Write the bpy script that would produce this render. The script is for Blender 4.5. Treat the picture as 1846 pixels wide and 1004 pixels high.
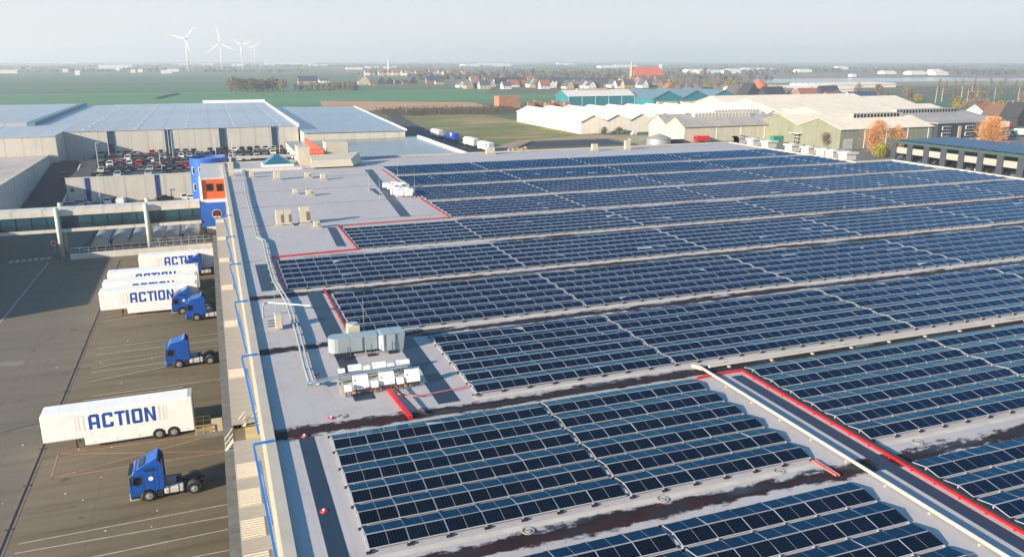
import bpy, math, random
from mathutils import Vector, Matrix
import numpy as np
for o in list(bpy.data.objects): bpy.data.objects.remove(o)
S = bpy.context.scene
COL = S.collection
R = math.radians
rnd = random.Random(7)
# ------------------------------------------------------------------ camera (calibrated from the two vanishing points)
PW, PH, HC = 1846.0, 1004.0, 37.0
FPX = 1436.64
_A = np.array([365-PW/2, PH/2-108, -FPX]); _A /= np.linalg.norm(_A)
_pitch = math.atan2(PH/2-108, FPX)
_U = np.array([0, math.cos(_pitch), math.sin(_pitch)])
CR = np.stack([np.cross(_A, _U), _A, _U])
cam = bpy.data.cameras.new('camera'); camo = bpy.data.objects.new('camera', cam); COL.objects.link(camo)
M = Matrix([[*CR[i], 0] for i in range(3)] + [[0, 0, 0, 1]]); M.translation = Vector((0, 0, HC))
camo.matrix_world = M
cam.sensor_fit = 'HORIZONTAL'; cam.sensor_width = 36; cam.lens = 36*FPX/PW
cam.clip_start = 0.5; cam.clip_end = 40000
S.camera = camo
# ------------------------------------------------------------------ sky, sun, exposure
SUN_EL, SUN_DIR = R(17.5), R(19.0)          # shadows run 19 degrees from +X towards +Y
w = bpy.data.worlds.new('World'); S.world = w; w.use_nodes = True
nt = w.node_tree; bg = nt.nodes['Background']
sky = nt.nodes.new('ShaderNodeTexSky'); sky.sky_type = 'NISHITA'; sky.sun_disc = False
sky.sun_elevation = SUN_EL
sky.sun_rotation = math.atan2(-math.cos(SUN_DIR), -math.sin(SUN_DIR))
sky.air_density = 0.75; sky.dust_density = 0.15; sky.ozone_density = 4.5; sky.altitude = 0
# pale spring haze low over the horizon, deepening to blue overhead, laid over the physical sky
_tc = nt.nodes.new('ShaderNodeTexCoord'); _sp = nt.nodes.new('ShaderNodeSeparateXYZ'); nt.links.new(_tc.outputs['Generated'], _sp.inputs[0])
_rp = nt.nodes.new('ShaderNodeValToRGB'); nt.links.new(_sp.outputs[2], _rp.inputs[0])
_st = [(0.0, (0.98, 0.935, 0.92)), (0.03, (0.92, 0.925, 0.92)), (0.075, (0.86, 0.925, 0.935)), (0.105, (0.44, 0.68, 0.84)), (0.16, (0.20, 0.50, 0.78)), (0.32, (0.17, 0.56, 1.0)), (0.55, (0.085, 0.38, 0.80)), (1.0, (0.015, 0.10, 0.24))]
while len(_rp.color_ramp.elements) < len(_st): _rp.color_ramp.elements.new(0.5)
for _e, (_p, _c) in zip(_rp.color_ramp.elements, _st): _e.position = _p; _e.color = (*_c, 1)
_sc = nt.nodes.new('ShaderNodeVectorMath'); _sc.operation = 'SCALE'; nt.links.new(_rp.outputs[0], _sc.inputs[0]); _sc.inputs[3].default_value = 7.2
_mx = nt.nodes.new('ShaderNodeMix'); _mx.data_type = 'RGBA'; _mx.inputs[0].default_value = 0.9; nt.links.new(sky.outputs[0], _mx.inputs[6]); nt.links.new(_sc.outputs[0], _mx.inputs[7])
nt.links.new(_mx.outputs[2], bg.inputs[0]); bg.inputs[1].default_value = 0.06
sl = bpy.data.lights.new('sun', 'SUN'); sl.energy = 5.0; sl.angle = R(0.5); sl.color = (1.0, 0.85, 0.66)
so = bpy.data.objects.new('sun', sl); COL.objects.link(so)
_d = Vector((math.cos(SUN_DIR)*math.cos(SUN_EL), math.sin(SUN_DIR)*math.cos(SUN_EL), -math.sin(SUN_EL)))
so.rotation_euler = _d.to_track_quat('-Z', 'Y').to_euler()
S.view_settings.view_transform = 'Standard'; S.view_settings.look = 'None'
S.view_settings.exposure = 1.14; S.view_settings.gamma = 1.0
S.render.engine = 'CYCLES'
S.cycles.use_denoising = True
S.cycles.max_bounces = 6; S.cycles.volume_bounces = 1; S.cycles.caustics_reflective = False; S.cycles.caustics_refractive = False

# ------------------------------------------------------------------ photo pixel -> world helpers
def P(x, y, z=0.0):
    d = CR @ np.array([x-PW/2, PH/2-y, -FPX]); t = (z-HC)/d[2]
    return Vector((d[0]*t, d[1]*t, z))
def PY(x, y, Y):
    d = CR @ np.array([x-PW/2, PH/2-y, -FPX]); t = Y/d[1]
    return Vector((d[0]*t, Y, HC+d[2]*t))
def proj(p):
    q = CR.T @ (np.array(p, float)-np.array([0, 0, HC]))
    if q[2] > -0.5: return (-9999, -9999)
    return (PW/2+FPX*q[0]/-q[2], PH/2-FPX*q[1]/-q[2])
def seen(p, m=30):
    u, v = proj(p); return -m < u < PW+m and -m < v < PH+m

# ------------------------------------------------------------------ materials
MATS = {}
def lin(c):
    return tuple(c)
def mat(name, col, rough=0.7, metal=0.0, var=0.12, scale=1.5, bump=0.0, spec=0.5, col2=None, stretch=None, detail=4, coat=0.0):
    if name in MATS: return MATS[name]
    m = bpy.data.materials.new(name); m.use_nodes = True
    t = m.node_tree; b = t.nodes['Principled BSDF']
    b.inputs['Roughness'].default_value = rough; b.inputs['Metallic'].default_value = metal
    b.inputs['Specular IOR Level'].default_value = spec
    b.inputs['Coat Weight'].default_value = coat; b.inputs['Coat Roughness'].default_value = 0.08
    if var > 0 or col2:
        tc = t.nodes.new('ShaderNodeTexCoord'); n = t.nodes.new('ShaderNodeTexNoise')
        n.inputs['Scale'].default_value = scale; n.inputs['Detail'].default_value = detail
        if stretch:
            mp = t.nodes.new('ShaderNodeMapping'); mp.inputs['Scale'].default_value = stretch
            t.links.new(tc.outputs['Object'], mp.inputs[0]); t.links.new(mp.outputs[0], n.inputs['Vector'])
        else: t.links.new(tc.outputs['Object'], n.inputs['Vector'])
        rp = t.nodes.new('ShaderNodeValToRGB')
        a, c2 = col, col2
        if c2 is None:
            a = [max(0, x*(1-var)) for x in col]; c2 = [min(1, x*(1+var)) for x in col]
        rp.color_ramp.elements[0].position = 0.3; rp.color_ramp.elements[1].position = 0.7
        rp.color_ramp.elements[0].color = (*a, 1); rp.color_ramp.elements[1].color = (*c2, 1)
        t.links.new(n.outputs['Fac'], rp.inputs[0]); t.links.new(rp.outputs[0], b.inputs['Base Color'])
        if bump:
            bp = t.nodes.new('ShaderNodeBump'); bp.inputs['Strength'].default_value = bump; bp.inputs['Distance'].default_value = 0.05
            t.links.new(n.outputs['Fac'], bp.inputs['Height']); t.links.new(bp.outputs[0], b.inputs['Normal'])
    else:
        b.inputs['Base Color'].default_value = (*col, 1)
    MATS[name] = m
    return m
class NT:
    """tiny node helper"""
    def __init__(s, m): s.t = m.node_tree; s.n = s.t.nodes; s.l = s.t.links
    def new(s, ty, **k):
        x = s.n.new(ty)
        for a, v in k.items(): setattr(x, a, v)
        return x
    def put(s, x, i, v):
        if hasattr(v, 'is_linked') or isinstance(v, bpy.types.NodeSocket): s.l.new(v, x.inputs[i])
        else: x.inputs[i].default_value = v
    def math(s, op, a, b=0.0, c=0.0):
        x = s.new('ShaderNodeMath', operation=op); s.put(x, 0, a); s.put(x, 1, b); s.put(x, 2, c); return x.outputs[0]
    def noise(s, vec, scale, detail=4, rough=0.55):
        x = s.new('ShaderNodeTexNoise'); s.l.new(vec, x.inputs['Vector']); x.inputs['Scale'].default_value = scale
        x.inputs['Detail'].default_value = detail; x.inputs['Roughness'].default_value = rough; return x.outputs['Fac']
    def mapping(s, vec, scale, loc=(0, 0, 0)):
        x = s.new('ShaderNodeMapping'); s.l.new(vec, x.inputs[0]); x.inputs['Scale'].default_value = scale; x.inputs['Location'].default_value = loc; return x.outputs[0]
    def ramp(s, fac, stops):
        x = s.new('ShaderNodeValToRGB'); s.l.new(fac, x.inputs[0]); e = x.color_ramp.elements
        while len(e) < len(stops): e.new(0.5)
        for q, (p, c) in zip(e, stops): q.position = p; q.color = (*c, 1) if len(c) == 3 else c
        return x.outputs[0]
    def mix(s, fac, a, b, blend='MIX'):
        x = s.new('ShaderNodeMix', data_type='RGBA', blend_type=blend)
        s.put(x, 0, fac)
        for i, v in ((6, a), (7, b)):
            if isinstance(v, bpy.types.NodeSocket): s.l.new(v, x.inputs[i])
            else: x.inputs[i].default_value = (*v, 1)
        return x.outputs[2]
    def step(s, v, lo, hi):
        x = s.new('ShaderNodeMapRange', interpolation_type='SMOOTHSTEP'); s.put(x, 0, v); x.inputs[1].default_value = lo; x.inputs[2].default_value = hi; return x.outputs[0]
def newmat(name, rough=0.7):
    m = bpy.data.materials.new(name); m.use_nodes = True; MATS[name] = m
    h = NT(m); b = m.node_tree.nodes['Principled BSDF']; b.inputs['Roughness'].default_value = rough
    tc = h.new('ShaderNodeTexCoord')
    return m, h, b, tc

def m_panel(name, base, line):
    m, h, b, tc = newmat(name, 0.11)
    sep = h.new('ShaderNodeSeparateXYZ'); h.l.new(tc.outputs['UV'], sep.inputs[0])
    u, v = sep.outputs[0], sep.outputs[1]
    def grid(x, n, wd):
        f = h.math('FRACT', h.math('MULTIPLY', x, float(n)))
        d = h.math('ABSOLUTE', h.math('SUBTRACT', f, 0.5))
        return h.math('GREATER_THAN', d, 0.5-wd)
    g = h.math('MAXIMUM', grid(u, 12, 0.05), grid(v, 6, 0.035))
    mid = h.math('LESS_THAN', h.math('ABSOLUTE', h.math('SUBTRACT', u, 0.5)), 0.0055)
    n = h.noise(tc.outputs['Object'], 0.35, 2)
    oi = h.new('ShaderNodeObjectInfo').outputs['Random']; pi_ = h.new('ShaderNodeNewGeometry').outputs['Random Per Island']
    rv = h.math('FRACT', h.math('ADD', oi, h.math('MULTIPLY', pi_, 3.7)))
    c = h.mix(rv, base, [x*1.9 for x in base]); c = h.mix(h.math('MULTIPLY', n, 0.4), c, [x*1.5 for x in base])
    h.l.new(h.math('ADD', 0.045, h.math('MULTIPLY', rv, 0.05)), b.inputs['Roughness'])
    c = h.mix(h.math('MULTIPLY', g, 0.75), c, line)
    c = h.mix(h.math('MULTIPLY', mid, 0.8), c, (0.42, 0.44, 0.47))
    h.l.new(c, b.inputs['Base Color'])
    h.l.new(h.math('SUBTRACT', 0.92, h.math('ADD', h.math('MULTIPLY', mid, 0.9), h.math('MULTIPLY', g, 0.45))), b.inputs['Metallic']); b.inputs['IOR'].default_value = 1.4; b.inputs['Specular Tint'].default_value = (0.44, 0.78, 1.0, 1)     # blue anti-reflection film on the cells
    return m
GLASS_PANEL = m_panel('panel_cells', (0.009, 0.016, 0.026), (0.05, 0.065, 0.085))
ALU = mat('aluminium', (0.42, 0.45, 0.50), 0.42, 0.0, 0.05, 3)
STEEL = mat('galvanised', (0.50, 0.53, 0.56), 0.4, 0.55, 0.12, 4)
DUCT = mat('duct_sheet', (0.40, 0.46, 0.48), 0.38, 0.3, 0.08, 1.2)
BLACK = mat('black_rubber', (0.012, 0.012, 0.014), 0.8, 0, 0.2, 4)
DARK = mat('dark_metal', (0.02, 0.022, 0.026), 0.5, 0, 0.2, 4)
WHITE = mat('white_paint', (0.82, 0.81, 0.78), 0.45, 0, 0.04, 0.7)
TRAILERW = mat('trailer_white', (0.93, 0.92, 0.88), 0.35, 0, 0.035, 0.5)
GREYP = mat('grey_paint', (0.42, 0.43, 0.44), 0.6, 0, 0.1, 1.5)
CREAM = mat('cream_cladding', (0.42, 0.375, 0.30), 0.55, 0, 0.05, 0.4)
BLUE = mat('blue_cladding', (0.012, 0.11, 0.47), 0.5, 0, 0.1, 0.5)
TRUCKB = mat('truck_blue', (0.006, 0.085, 0.40), 0.25, 0, 0.06, 0.8, coat=0.5)
LOGO = mat('logo_blue', (0.012, 0.075, 0.36), 0.4, 0, 0.05, 1)
STRIPE = mat('logo_stripe', (0.74, 0.67, 0.64), 0.4, 0, 0.03, 1)
ORANGE = mat('orange_cladding', (0.62, 0.105, 0.02), 0.6, 0, 0.08, 0.6)
REDTRAY = mat('red_tray', (0.62, 0.012, 0.022), 0.45, 0, 0.15, 1)
PINKRED = mat('faded_red_conduit', (0.5, 0.16, 0.15), 0.6, 0, 0.15, 1)
GLASSD = mat('dark_glass', (0.012, 0.016, 0.02), 0.06, 0, 0.2, 1)
GLASSB = mat('blue_glass', (0.02, 0.07, 0.10), 0.07, 0, 0.4, 0.25)
CONC = mat('concrete', (0.42, 0.40, 0.36), 0.85, 0, 0.14, 0.6, 0.2)
YELLOW = mat('yellow_paint', (0.70, 0.48, 0.03), 0.5, 0, 0.1, 1)
RIM = mat('wheel_rim', (0.55, 0.55, 0.55), 0.3, 0.6, 0.1, 3)
BARK = mat('bark', (0.10, 0.08, 0.06), 0.9, 0, 0.2, 3)
LINE = mat('line_paint', (0.44, 0.41, 0.35), 0.7, 0, 0.22, 1.4)
REDLINE = mat('red_line_paint', (0.42, 0.20, 0.16), 0.75, 0, 0.22, 1.4)

def m_roof(name, base, lo, walkway=True):
    m, h, b, tc = newmat(name, 0.6); b.inputs['Specular IOR Level'].default_value = 0.25
    o = h.new('ShaderNodeNewGeometry').outputs['Position']
    sep = h.new('ShaderNodeSeparateXYZ'); h.l.new(o, sep.inputs[0])
    n1 = h.noise(o, 0.12, 5); n2 = h.noise(o, 1.3, 5, 0.65)
    c = h.mix(n1, [x*0.88 for x in base], [min(1, x*1.08) for x in base])
    c = h.mix(h.math('MULTIPLY', h.step(n2, 0.55, 0.75), 0.35), c, [x*0.62 for x in base])
    n3 = h.noise(o, 0.45, 6, 0.7); c = h.mix(h.math('MULTIPLY', h.step(n3, 0.52, 0.68), 0.4), c, [base[0]*.80, base[1]*.74, base[2]*.64])
    n4 = h.noise(h.mapping(o, (2.2, 0.25, 1)), 1, 5, 0.7); c = h.mix(h.math('MULTIPLY', h.step(n4, 0.56, 0.72), 0.3), c, [x*.55 for x in base])
    # membrane seams every 1.6 m
    sm = h.math('ABSOLUTE', h.math('SUBTRACT', h.math('FRACT', h.math('DIVIDE', sep.outputs[0], 1.6)), 0.5))
    c = h.mix(h.math('MULTIPLY', h.math('GREATER_THAN', sm, 0.485), 0.22), c, [x*0.5 for x in base])
    rough = None
    if walkway:
        ph = h.math('FRACT', h.math('DIVIDE', h.math('SUBTRACT', sep.outputs[1], 34.0+lo), 16.06))   # 0..1 per bay
        dist = h.math('ABSOLUTE', h.math('SUBTRACT', ph, 0.5))
        big = h.noise(h.mapping(o, (0.13, 0.5, 1)), 1.0, 6, 0.68)
        edge = h.noise(h.mapping(o, (1.0, 1.6, 1)), 1.0, 5, 0.7)
        wid = h.math('ADD', h.math('MULTIPLY', big, 0.17), h.math('MULTIPLY', edge, 0.11))
        bare = h.math('MULTIPLY', h.step(sep.outputs[1], 92.0, 100.0), h.step(sep.outputs[0], 34.0, 32.0))     # dry roof by the chillers
        wid = h.math('SUBTRACT', wid, h.math('ADD', h.math('MULTIPLY', bare, 0.05), h.math('MULTIPLY', h.step(sep.outputs[1], 88.0, 125.0), 0.028)))
        inn = h.step(h.math('SUBTRACT', wid, dist), 0.090, 0.112)
        wet = h.ramp(h.noise(h.mapping(o, (0.11, 0.30, 1), (3, 7, 0)), 1.0, 3), [(0.34, (0.018, 0.040, 0.075)), (0.44, (0.045, 0.055, 0.070)), (0.51, (0.018, 0.013, 0.018)), (0.57, (0.040, 0.017, 0.018)), (0.63, (0.024, 0.026, 0.034))])
        c = h.mix(h.math('MULTIPLY', inn, 0.985), c, wet)
        ss = h.new('ShaderNodeMapRange'); h.put(ss, 0, inn); ss.inputs[3].default_value = 0.25; ss.inputs[4].default_value = 0.06; h.l.new(ss.outputs[0], b.inputs['Specular IOR Level'])
        rr = h.new('ShaderNodeMapRange'); h.put(rr, 0, inn); rr.inputs[3].default_value = 0.6; rr.inputs[4].default_value = 0.55
        h.l.new(rr.outputs[0], b.inputs['Roughness'])
    h.l.new(c, b.inputs['Base Color'])
    bp = h.new('ShaderNodeBump'); bp.inputs['Strength'].default_value = 0.15; bp.inputs['Distance'].default_value = 0.03
    h.l.new(n2, bp.inputs['Height']); h.l.new(bp.outputs[0], b.inputs['Normal'])
    return m
ROOFM = m_roof('roof_membrane', (0.475, 0.445, 0.45), 6.25)
ROOFP = m_roof('plain_roof_membrane', (0.46, 0.44, 0.43), 0, False)
STRIPM = mat('bitumen_strip', (0.018, 0.032, 0.055), 0.42, 0, 0.14, 0.5)
def m_yard():
    m, h, b, tc = newmat('yard_paving', 0.85); b.inputs['Specular IOR Level'].default_value = 0.12
    o = tc.outputs['Object']
    n1 = h.noise(o, 0.035, 6, 0.6); n2 = h.noise(h.mapping(o, (0.06, 0.7, 1)), 1, 5, 0.6); n3 = h.noise(o, 3.0, 5, 0.7)
    c = h.ramp(n1, [(0.3, (0.175, 0.142, 0.10)), (0.5, (0.215, 0.175, 0.125)), (0.7, (0.255, 0.212, 0.158))])
    sp = h.new('ShaderNodeSeparateXYZ'); h.l.new(o, sp.inputs[0])
    near = h.step(sp.outputs[0], -20.0, -3.0)                       # darker, more olive and tyre-marked towards the docks
    c = h.mix(h.math('MULTIPLY', h.step(n2, 0.42, 0.72), 0.55), c, (0.085, 0.078, 0.045))
    c = h.mix(h.math('MULTIPLY', near, 0.35), c, (0.105, 0.092, 0.045))
    trk = h.noise(h.mapping(o, (0.05, 2.2, 1), (4, 1, 0)), 1, 3, 0.5); trk2 = h.noise(h.mapping(o, (1.6, 0.04, 1), (9, 4, 0)), 1, 3, 0.5)
    c = h.mix(h.math('MULTIPLY', h.math('MULTIPLY', h.step(trk, 0.58, 0.7), near), 0.5), c, (0.055, 0.05, 0.042))
    c = h.mix(h.math('MULTIPLY', h.math('MULTIPLY', h.step(trk2, 0.58, 0.72), h.step(sp.outputs[0], -16.0, -21.0)), 0.28), c, (0.085, 0.08, 0.075))
    c = h.mix(h.math('MULTIPLY', h.step(sp.outputs[0], -17.0, -20.0), 0.55), c, (0.165, 0.155, 0.135))
    spots = h.noise(o, 0.55, 3, 0.5); c = h.mix(h.math('MULTIPLY', h.step(spots, 0.66, 0.74), 0.55), c, (0.06, 0.052, 0.04))
    jy = h.math('GREATER_THAN', h.math('ABSOLUTE', h.math('SUBTRACT', h.math('FRACT', h.math('DIVIDE', sp.outputs[1], 7.8)), 0.5)), 0.494)
    jx = h.math('GREATER_THAN', h.math('ABSOLUTE', h.math('SUBTRACT', h.math('FRACT', h.math('DIVIDE', sp.outputs[0], 6.1)), 0.5)), 0.494)
    c = h.mix(h.math('MULTIPLY', h.math('MAXIMUM', jx, jy), 0.22), c, (0.06, 0.055, 0.045))
    c = h.mix(h.math('MULTIPLY', h.step(n3, 0.5, 0.8), 0.3), c, (0.24, 0.21, 0.17))
    h.l.new(c, b.inputs['Base Color'])
    bp = h.new('ShaderNodeBump'); bp.inputs['Strength'].default_value = 0.2; bp.inputs['Distance'].default_value = 0.02
    h.l.new(n3, bp.inputs['Height']); h.l.new(bp.outputs[0], b.inputs['Normal'])
    return m
YARDM = m_yard()
ASPH = mat('asphalt', (0.045, 0.046, 0.048), 0.8, 0, 0.25, 0.25)
def m_ground():
    m, h, b, tc = newmat('far_fields', 0.95)
    o = tc.outputs['Object']
    v = h.new('ShaderNodeTexVoronoi'); h.l.new(h.mapping(o, (1/900, 1/420, 1)), v.inputs['Vector']); v.inputs['Scale'].default_value = 1
    f = h.new('ShaderNodeSeparateColor'); h.l.new(v.outputs['Color'], f.inputs[0])
    c = h.ramp(f.outputs[0], [(0.0, (0.045, 0.11, 0.06)), (0.35, (0.06, 0.13, 0.07)), (0.55, (0.10, 0.12, 0.07)), (0.75, (0.16, 0.13, 0.085)), (1.0, (0.05, 0.10, 0.055))])
    n = h.noise(o, 0.02, 5)
    c = h.mix(h.math('MULTIPLY', n, 0.5), c, (0.05, 0.075, 0.04))
    h.l.new(c, b.inputs['Base Color']); return m
FARF = m_ground()
def field(name, a, b2, scale=0.03, stretch=None, c3=None):
    m, h, b, tc = newmat(name, 0.95); o = tc.outputs['Object']
    vec = h.mapping(o, stretch) if stretch else o
    n = h.noise(vec, scale, 6, 0.62)
    st = [(0.38, a), (0.54, b2)] + ([(0.64, c3)] if c3 else [])
    h.l.new(h.ramp(n, st), b.inputs['Base Color']); return m

# ------------------------------------------------------------------ mesh builder
class MB:
    def __init__(s): s.v = []; s.f = []; s.uv = {}
    def add(s, vs, fs):
        n = len(s.v); s.v += [tuple(x) for x in vs]; s.f += [tuple(i+n for i in q) for q in fs]; return s
    def box(s, x0, y0, z0, x1, y1, z1):
        return s.add([(x0,y0,z0),(x1,y0,z0),(x1,y1,z0),(x0,y1,z0),(x0,y0,z1),(x1,y0,z1),(x1,y1,z1),(x0,y1,z1)],
                     [(0,3,2,1),(4,5,6,7),(0,1,5,4),(1,2,6,5),(2,3,7,6),(3,0,4,7)])
    def hexa(s, b, t):
        return s.add(list(b)+list(t), [(0,3,2,1),(4,5,6,7),(0,1,5,4),(1,2,6,5),(2,3,7,6),(3,0,4,7)])
    def bar(s, p0, p1, wd, hg=None):
        p0, p1 = Vector(p0), Vector(p1); hg = hg or wd
        d = (p1-p0); up = Vector((0,0,1)) if abs(d.normalized().z) < 0.95 else Vector((0,1,0))
        a = d.cross(up).normalized()*wd/2; b = a.cross(d).normalized()*hg/2
        return s.hexa([p0-a-b, p0+a-b, p0+a+b, p0-a+b], [p1-a-b, p1+a-b, p1+a+b, p1-a+b])
    def cyl(s, p0, p1, r0, r1=None, n=10, cap=True):
        p0, p1 = Vector(p0), Vector(p1); r1 = r0 if r1 is None else r1
        d = (p1-p0).normalized(); up = Vector((0,0,1)) if abs(d.z) < 0.95 else Vector((1,0,0))
        a = d.cross(up).normalized(); b = d.cross(a)
        ring = lambda p, r: [p+(a*math.cos(2*math.pi*i/n)+b*math.sin(2*math.pi*i/n))*r for i in range(n)]
        vs = ring(p0, r0)+ring(p1, r1)
        fs = [(i, n+i, n+(i+1)%n, (i+1)%n) for i in range(n)]
        if cap: fs += [tuple(range(n)), tuple(range(2*n-1, n-1, -1))]
        return s.add(vs, fs)
    def path(s, pts, r, n=8):
        for a, b in zip(pts[:-1], pts[1:]): s.cyl(a, b, r, n=n)
        return s
    def ribbon(s, pts, wd, hg):
        for a, b in zip(pts[:-1], pts[1:]): s.bar(a, b, wd, hg)
        return s
    def poly(s, pts): return s.add(pts, [tuple(range(len(pts)))])
    def prism(s, prof, a0, a1, axis='y'):
        """prof: (p,q) pairs; axis = extrusion axis. y: (x,z), x: (y,z), z: (x,y)"""
        def mk(p, q, a): return {'y': (p, a, q), 'x': (a, p, q), 'z': (p, q, a)}[axis]
        n = len(prof)
        vs = [mk(p, q, a0) for p, q in prof]+[mk(p, q, a1) for p, q in prof]
        fs = [tuple(range(n)), tuple(range(2*n-1, n-1, -1))]+[(i, n+i, n+(i+1)%n, (i+1)%n) for i in range(n)]
        return s.add(vs, fs)
    def mesh(s, name, m=None, smooth=False, off=(0, 0, 0)):
        me = bpy.data.meshes.new(name); o = off
        me.from_pydata([(x-o[0], y-o[1], z-o[2]) for x, y, z in s.v], [], s.f)
        if m: me.materials.append(m)
        import bmesh as _b
        bm = _b.new(); bm.from_mesh(me); _b.ops.recalc_face_normals(bm, faces=bm.faces); bm.to_mesh(me); bm.free()
        if smooth: me.polygons.foreach_set('use_smooth', [True]*len(me.polygons))
        me.update(); return me
    def build(s, name, m=None, parent=None, smooth=False, bevel=0, seg=2):
        off = parent.location if parent else (0, 0, 0)
        if parent and parent.parent: off = Vector(off)+parent.parent.location
        o = bpy.data.objects.new(name, s.mesh(name, m, smooth, off)); COL.objects.link(o)
        if parent: o.parent = parent
        if bevel:
            b = o.modifiers.new('bevel', 'BEVEL'); b.width = bevel; b.segments = seg; b.limit_method = 'ANGLE'
        return o
    def top(s, name, m, label, cat, group=None, loc=None, bevel=0, smooth=False):
        """link as a one-mesh thing with its origin at its base"""
        if loc is None:
            a = np.array(s.v); loc = ((a[:,0].min()+a[:,0].max())/2, (a[:,1].min()+a[:,1].max())/2, a[:,2].min())
        o = bpy.data.objects.new(name, s.mesh(name, m, smooth, loc)); o.location = loc; COL.objects.link(o)
        if bevel:
            b = o.modifiers.new('bevel', 'BEVEL'); b.width = bevel; b.segments = 2; b.limit_method = 'ANGLE'
        return tag(o, label, cat, group)
def tag(o, label, cat, group=None):
    o['label'] = label; o['category'] = cat
    if group: o['group'] = group
    return o
def thing(name, label, cat, loc=(0, 0, 0), rz=0, group=None):
    o = bpy.data.objects.new(name, None); o.location = loc; o.rotation_euler = (0, 0, rz); o.empty_display_size = 0.2
    COL.objects.link(o); return tag(o, label, cat, group)
def struct(name, mb, m):
    o = mb.build(name, m); o['kind'] = 'structure'; return o
def stuff(o): o['kind'] = 'stuff'; return o
def dup(root, loc, rz=None, label=None):
    r = root.copy(); COL.objects.link(r); r.location = loc
    if rz is not None: r.rotation_euler = (0, 0, rz)
    if label: r['label'] = label
    for ch in root.children:
        c = ch.copy(); COL.objects.link(c); c.parent = r
        for g in ch.children:
            d = g.copy(); COL.objects.link(d); d.parent = c
    return r
NUM = 'first second third fourth fifth sixth seventh eighth ninth tenth eleventh twelfth thirteenth fourteenth fifteenth sixteenth seventeenth eighteenth nineteenth twentieth'.split()
def nth(i):
    if i < 20: return NUM[i]
    t = ['twenty', 'thirty', 'forty', 'fifty', 'sixty', 'seventy', 'eighty', 'ninety'][(i+1)//10-2]
    q = (i+1) % 10
    return t.replace('y', 'ieth') if q == 0 else f'{t}-{NUM[q-1]}'
def sheet(name, pts, z, m):
    return struct(name, MB().poly([(p[0], p[1], z) for p in pts]), m)
def rect(x0, y0, x1, y1): return [(x0, y0), (x1, y0), (x1, y1), (x0, y1)]

# ================================================================== GROUND AND SURFACES
g = MB().poly([(-9000,-900,-0.12),(9000,-900,-0.12),(9000,15000,-0.12),(-9000,15000,-0.12)]); struct('ground', g, FARF)
sheet('yard_pavement', rect(-260, -120, 1.0, 330), 0.0, YARDM)
sheet('car_park_pavement', rect(150.5, 60, 420, 318), -0.02, mat('lot_paving', (0.16, 0.15, 0.135), 0.85, 0, 0.2, 0.15))
sheet('green_field', [(-1200, 690), (640, 690), (640, 900), (330, 1010), (-1200, 1100)], -0.06, field('crop_green', (0.045, 0.165, 0.065), (0.065, 0.205, 0.085), 0.006, (0.15, 1, 1)))
sheet('far_green_field', [(-2500, 1100), (200, 1060), (260, 1240), (-200, 2350), (-3500, 2350)], -0.05, field('crop_green_far', (0.03, 0.105, 0.06), (0.05, 0.13, 0.075), 0.003, (0.1, 1, 1), (0.10, 0.11, 0.07)))
sheet('reed_field', [(80, 596), (215, 610), (225, 700), (98, 770)], -0.05, field('dry_reed', (0.38, 0.19, 0.09), (0.50, 0.29, 0.16), 0.05, (0.3, 1, 1)))
sheet('grass_field', [(108, 318), (182, 318), (182, 540), (112, 556)], -0.04, field('rough_grass', (0.10, 0.14, 0.025), (0.19, 0.18, 0.05), 0.03, (0.5, 1, 1), (0.36, 0.25, 0.13)))
sheet('dirt_track', [P(*p)[:2] for p in [(862,272),(905,262),(930,254),(1010,248),(1050,243),(1180,244),(1235,258),(1235,268),(1130,266),(1110,256),(960,258),(928,272)]], -0.015, field('bare_earth', (0.27, 0.205, 0.135), (0.35, 0.27, 0.185), 0.08))
sheet('orchard_ground', [(112, 535), (215, 520), (222, 612), (112, 612)], -0.045, field('orchard_soil', (0.06, 0.055, 0.03), (0.10, 0.085, 0.05), 0.08))
sheet('asphalt_road', [(84, 196), (108, 196), (108, 400), (128, 590), (120, 590), (96, 400), (84, 330)], -0.005, ASPH)
sheet('road_verge', [(108.2, 300), (113, 300), (113, 400), (133, 590), (128.2, 590), (108.2, 400)], -0.008, field('verge', (0.30, 0.22, 0.13), (0.10, 0.12, 0.03), 0.15))
sheet('village_ground', [(300, 880), (700, 640), (1500, 640), (1500, 900), (420, 1250)], -0.055, field('gardens', (0.06, 0.08, 0.035), (0.11, 0.10, 0.06), 0.02))
sheet('water', [(846, 1125), (1350, 1080), (1700, 830), (1900, 880), (1500, 1330), (1020, 1360)], -0.03, mat('lake_water', (0.10, 0.14, 0.17), 0.12, 0, 0.15, 0.01))
sheet('sand_bank', [(560, 905), (900, 930), (1700, 760), (1700, 830), (1340, 1075), (846, 1115), (640, 1100)], -0.035, field('sandy', (0.20, 0.17, 0.11), (0.27, 0.23, 0.16), 0.01))
sheet('ploughed_field', [(1020, 1380), (1500, 1340), (1950, 900), (2600, 1400), (1800, 1900), (1200, 1800)], -0.04, field('plough', (0.17, 0.13, 0.09), (0.22, 0.18, 0.13), 0.004))
sheet('lawn', [P(*p)[:2] for p in [(1690,285),(1846,300),(1846,268),(1780,268)]], 0.0, field('lawn_green', (0.08, 0.13, 0.03), (0.14, 0.16, 0.05), 0.1))
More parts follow.
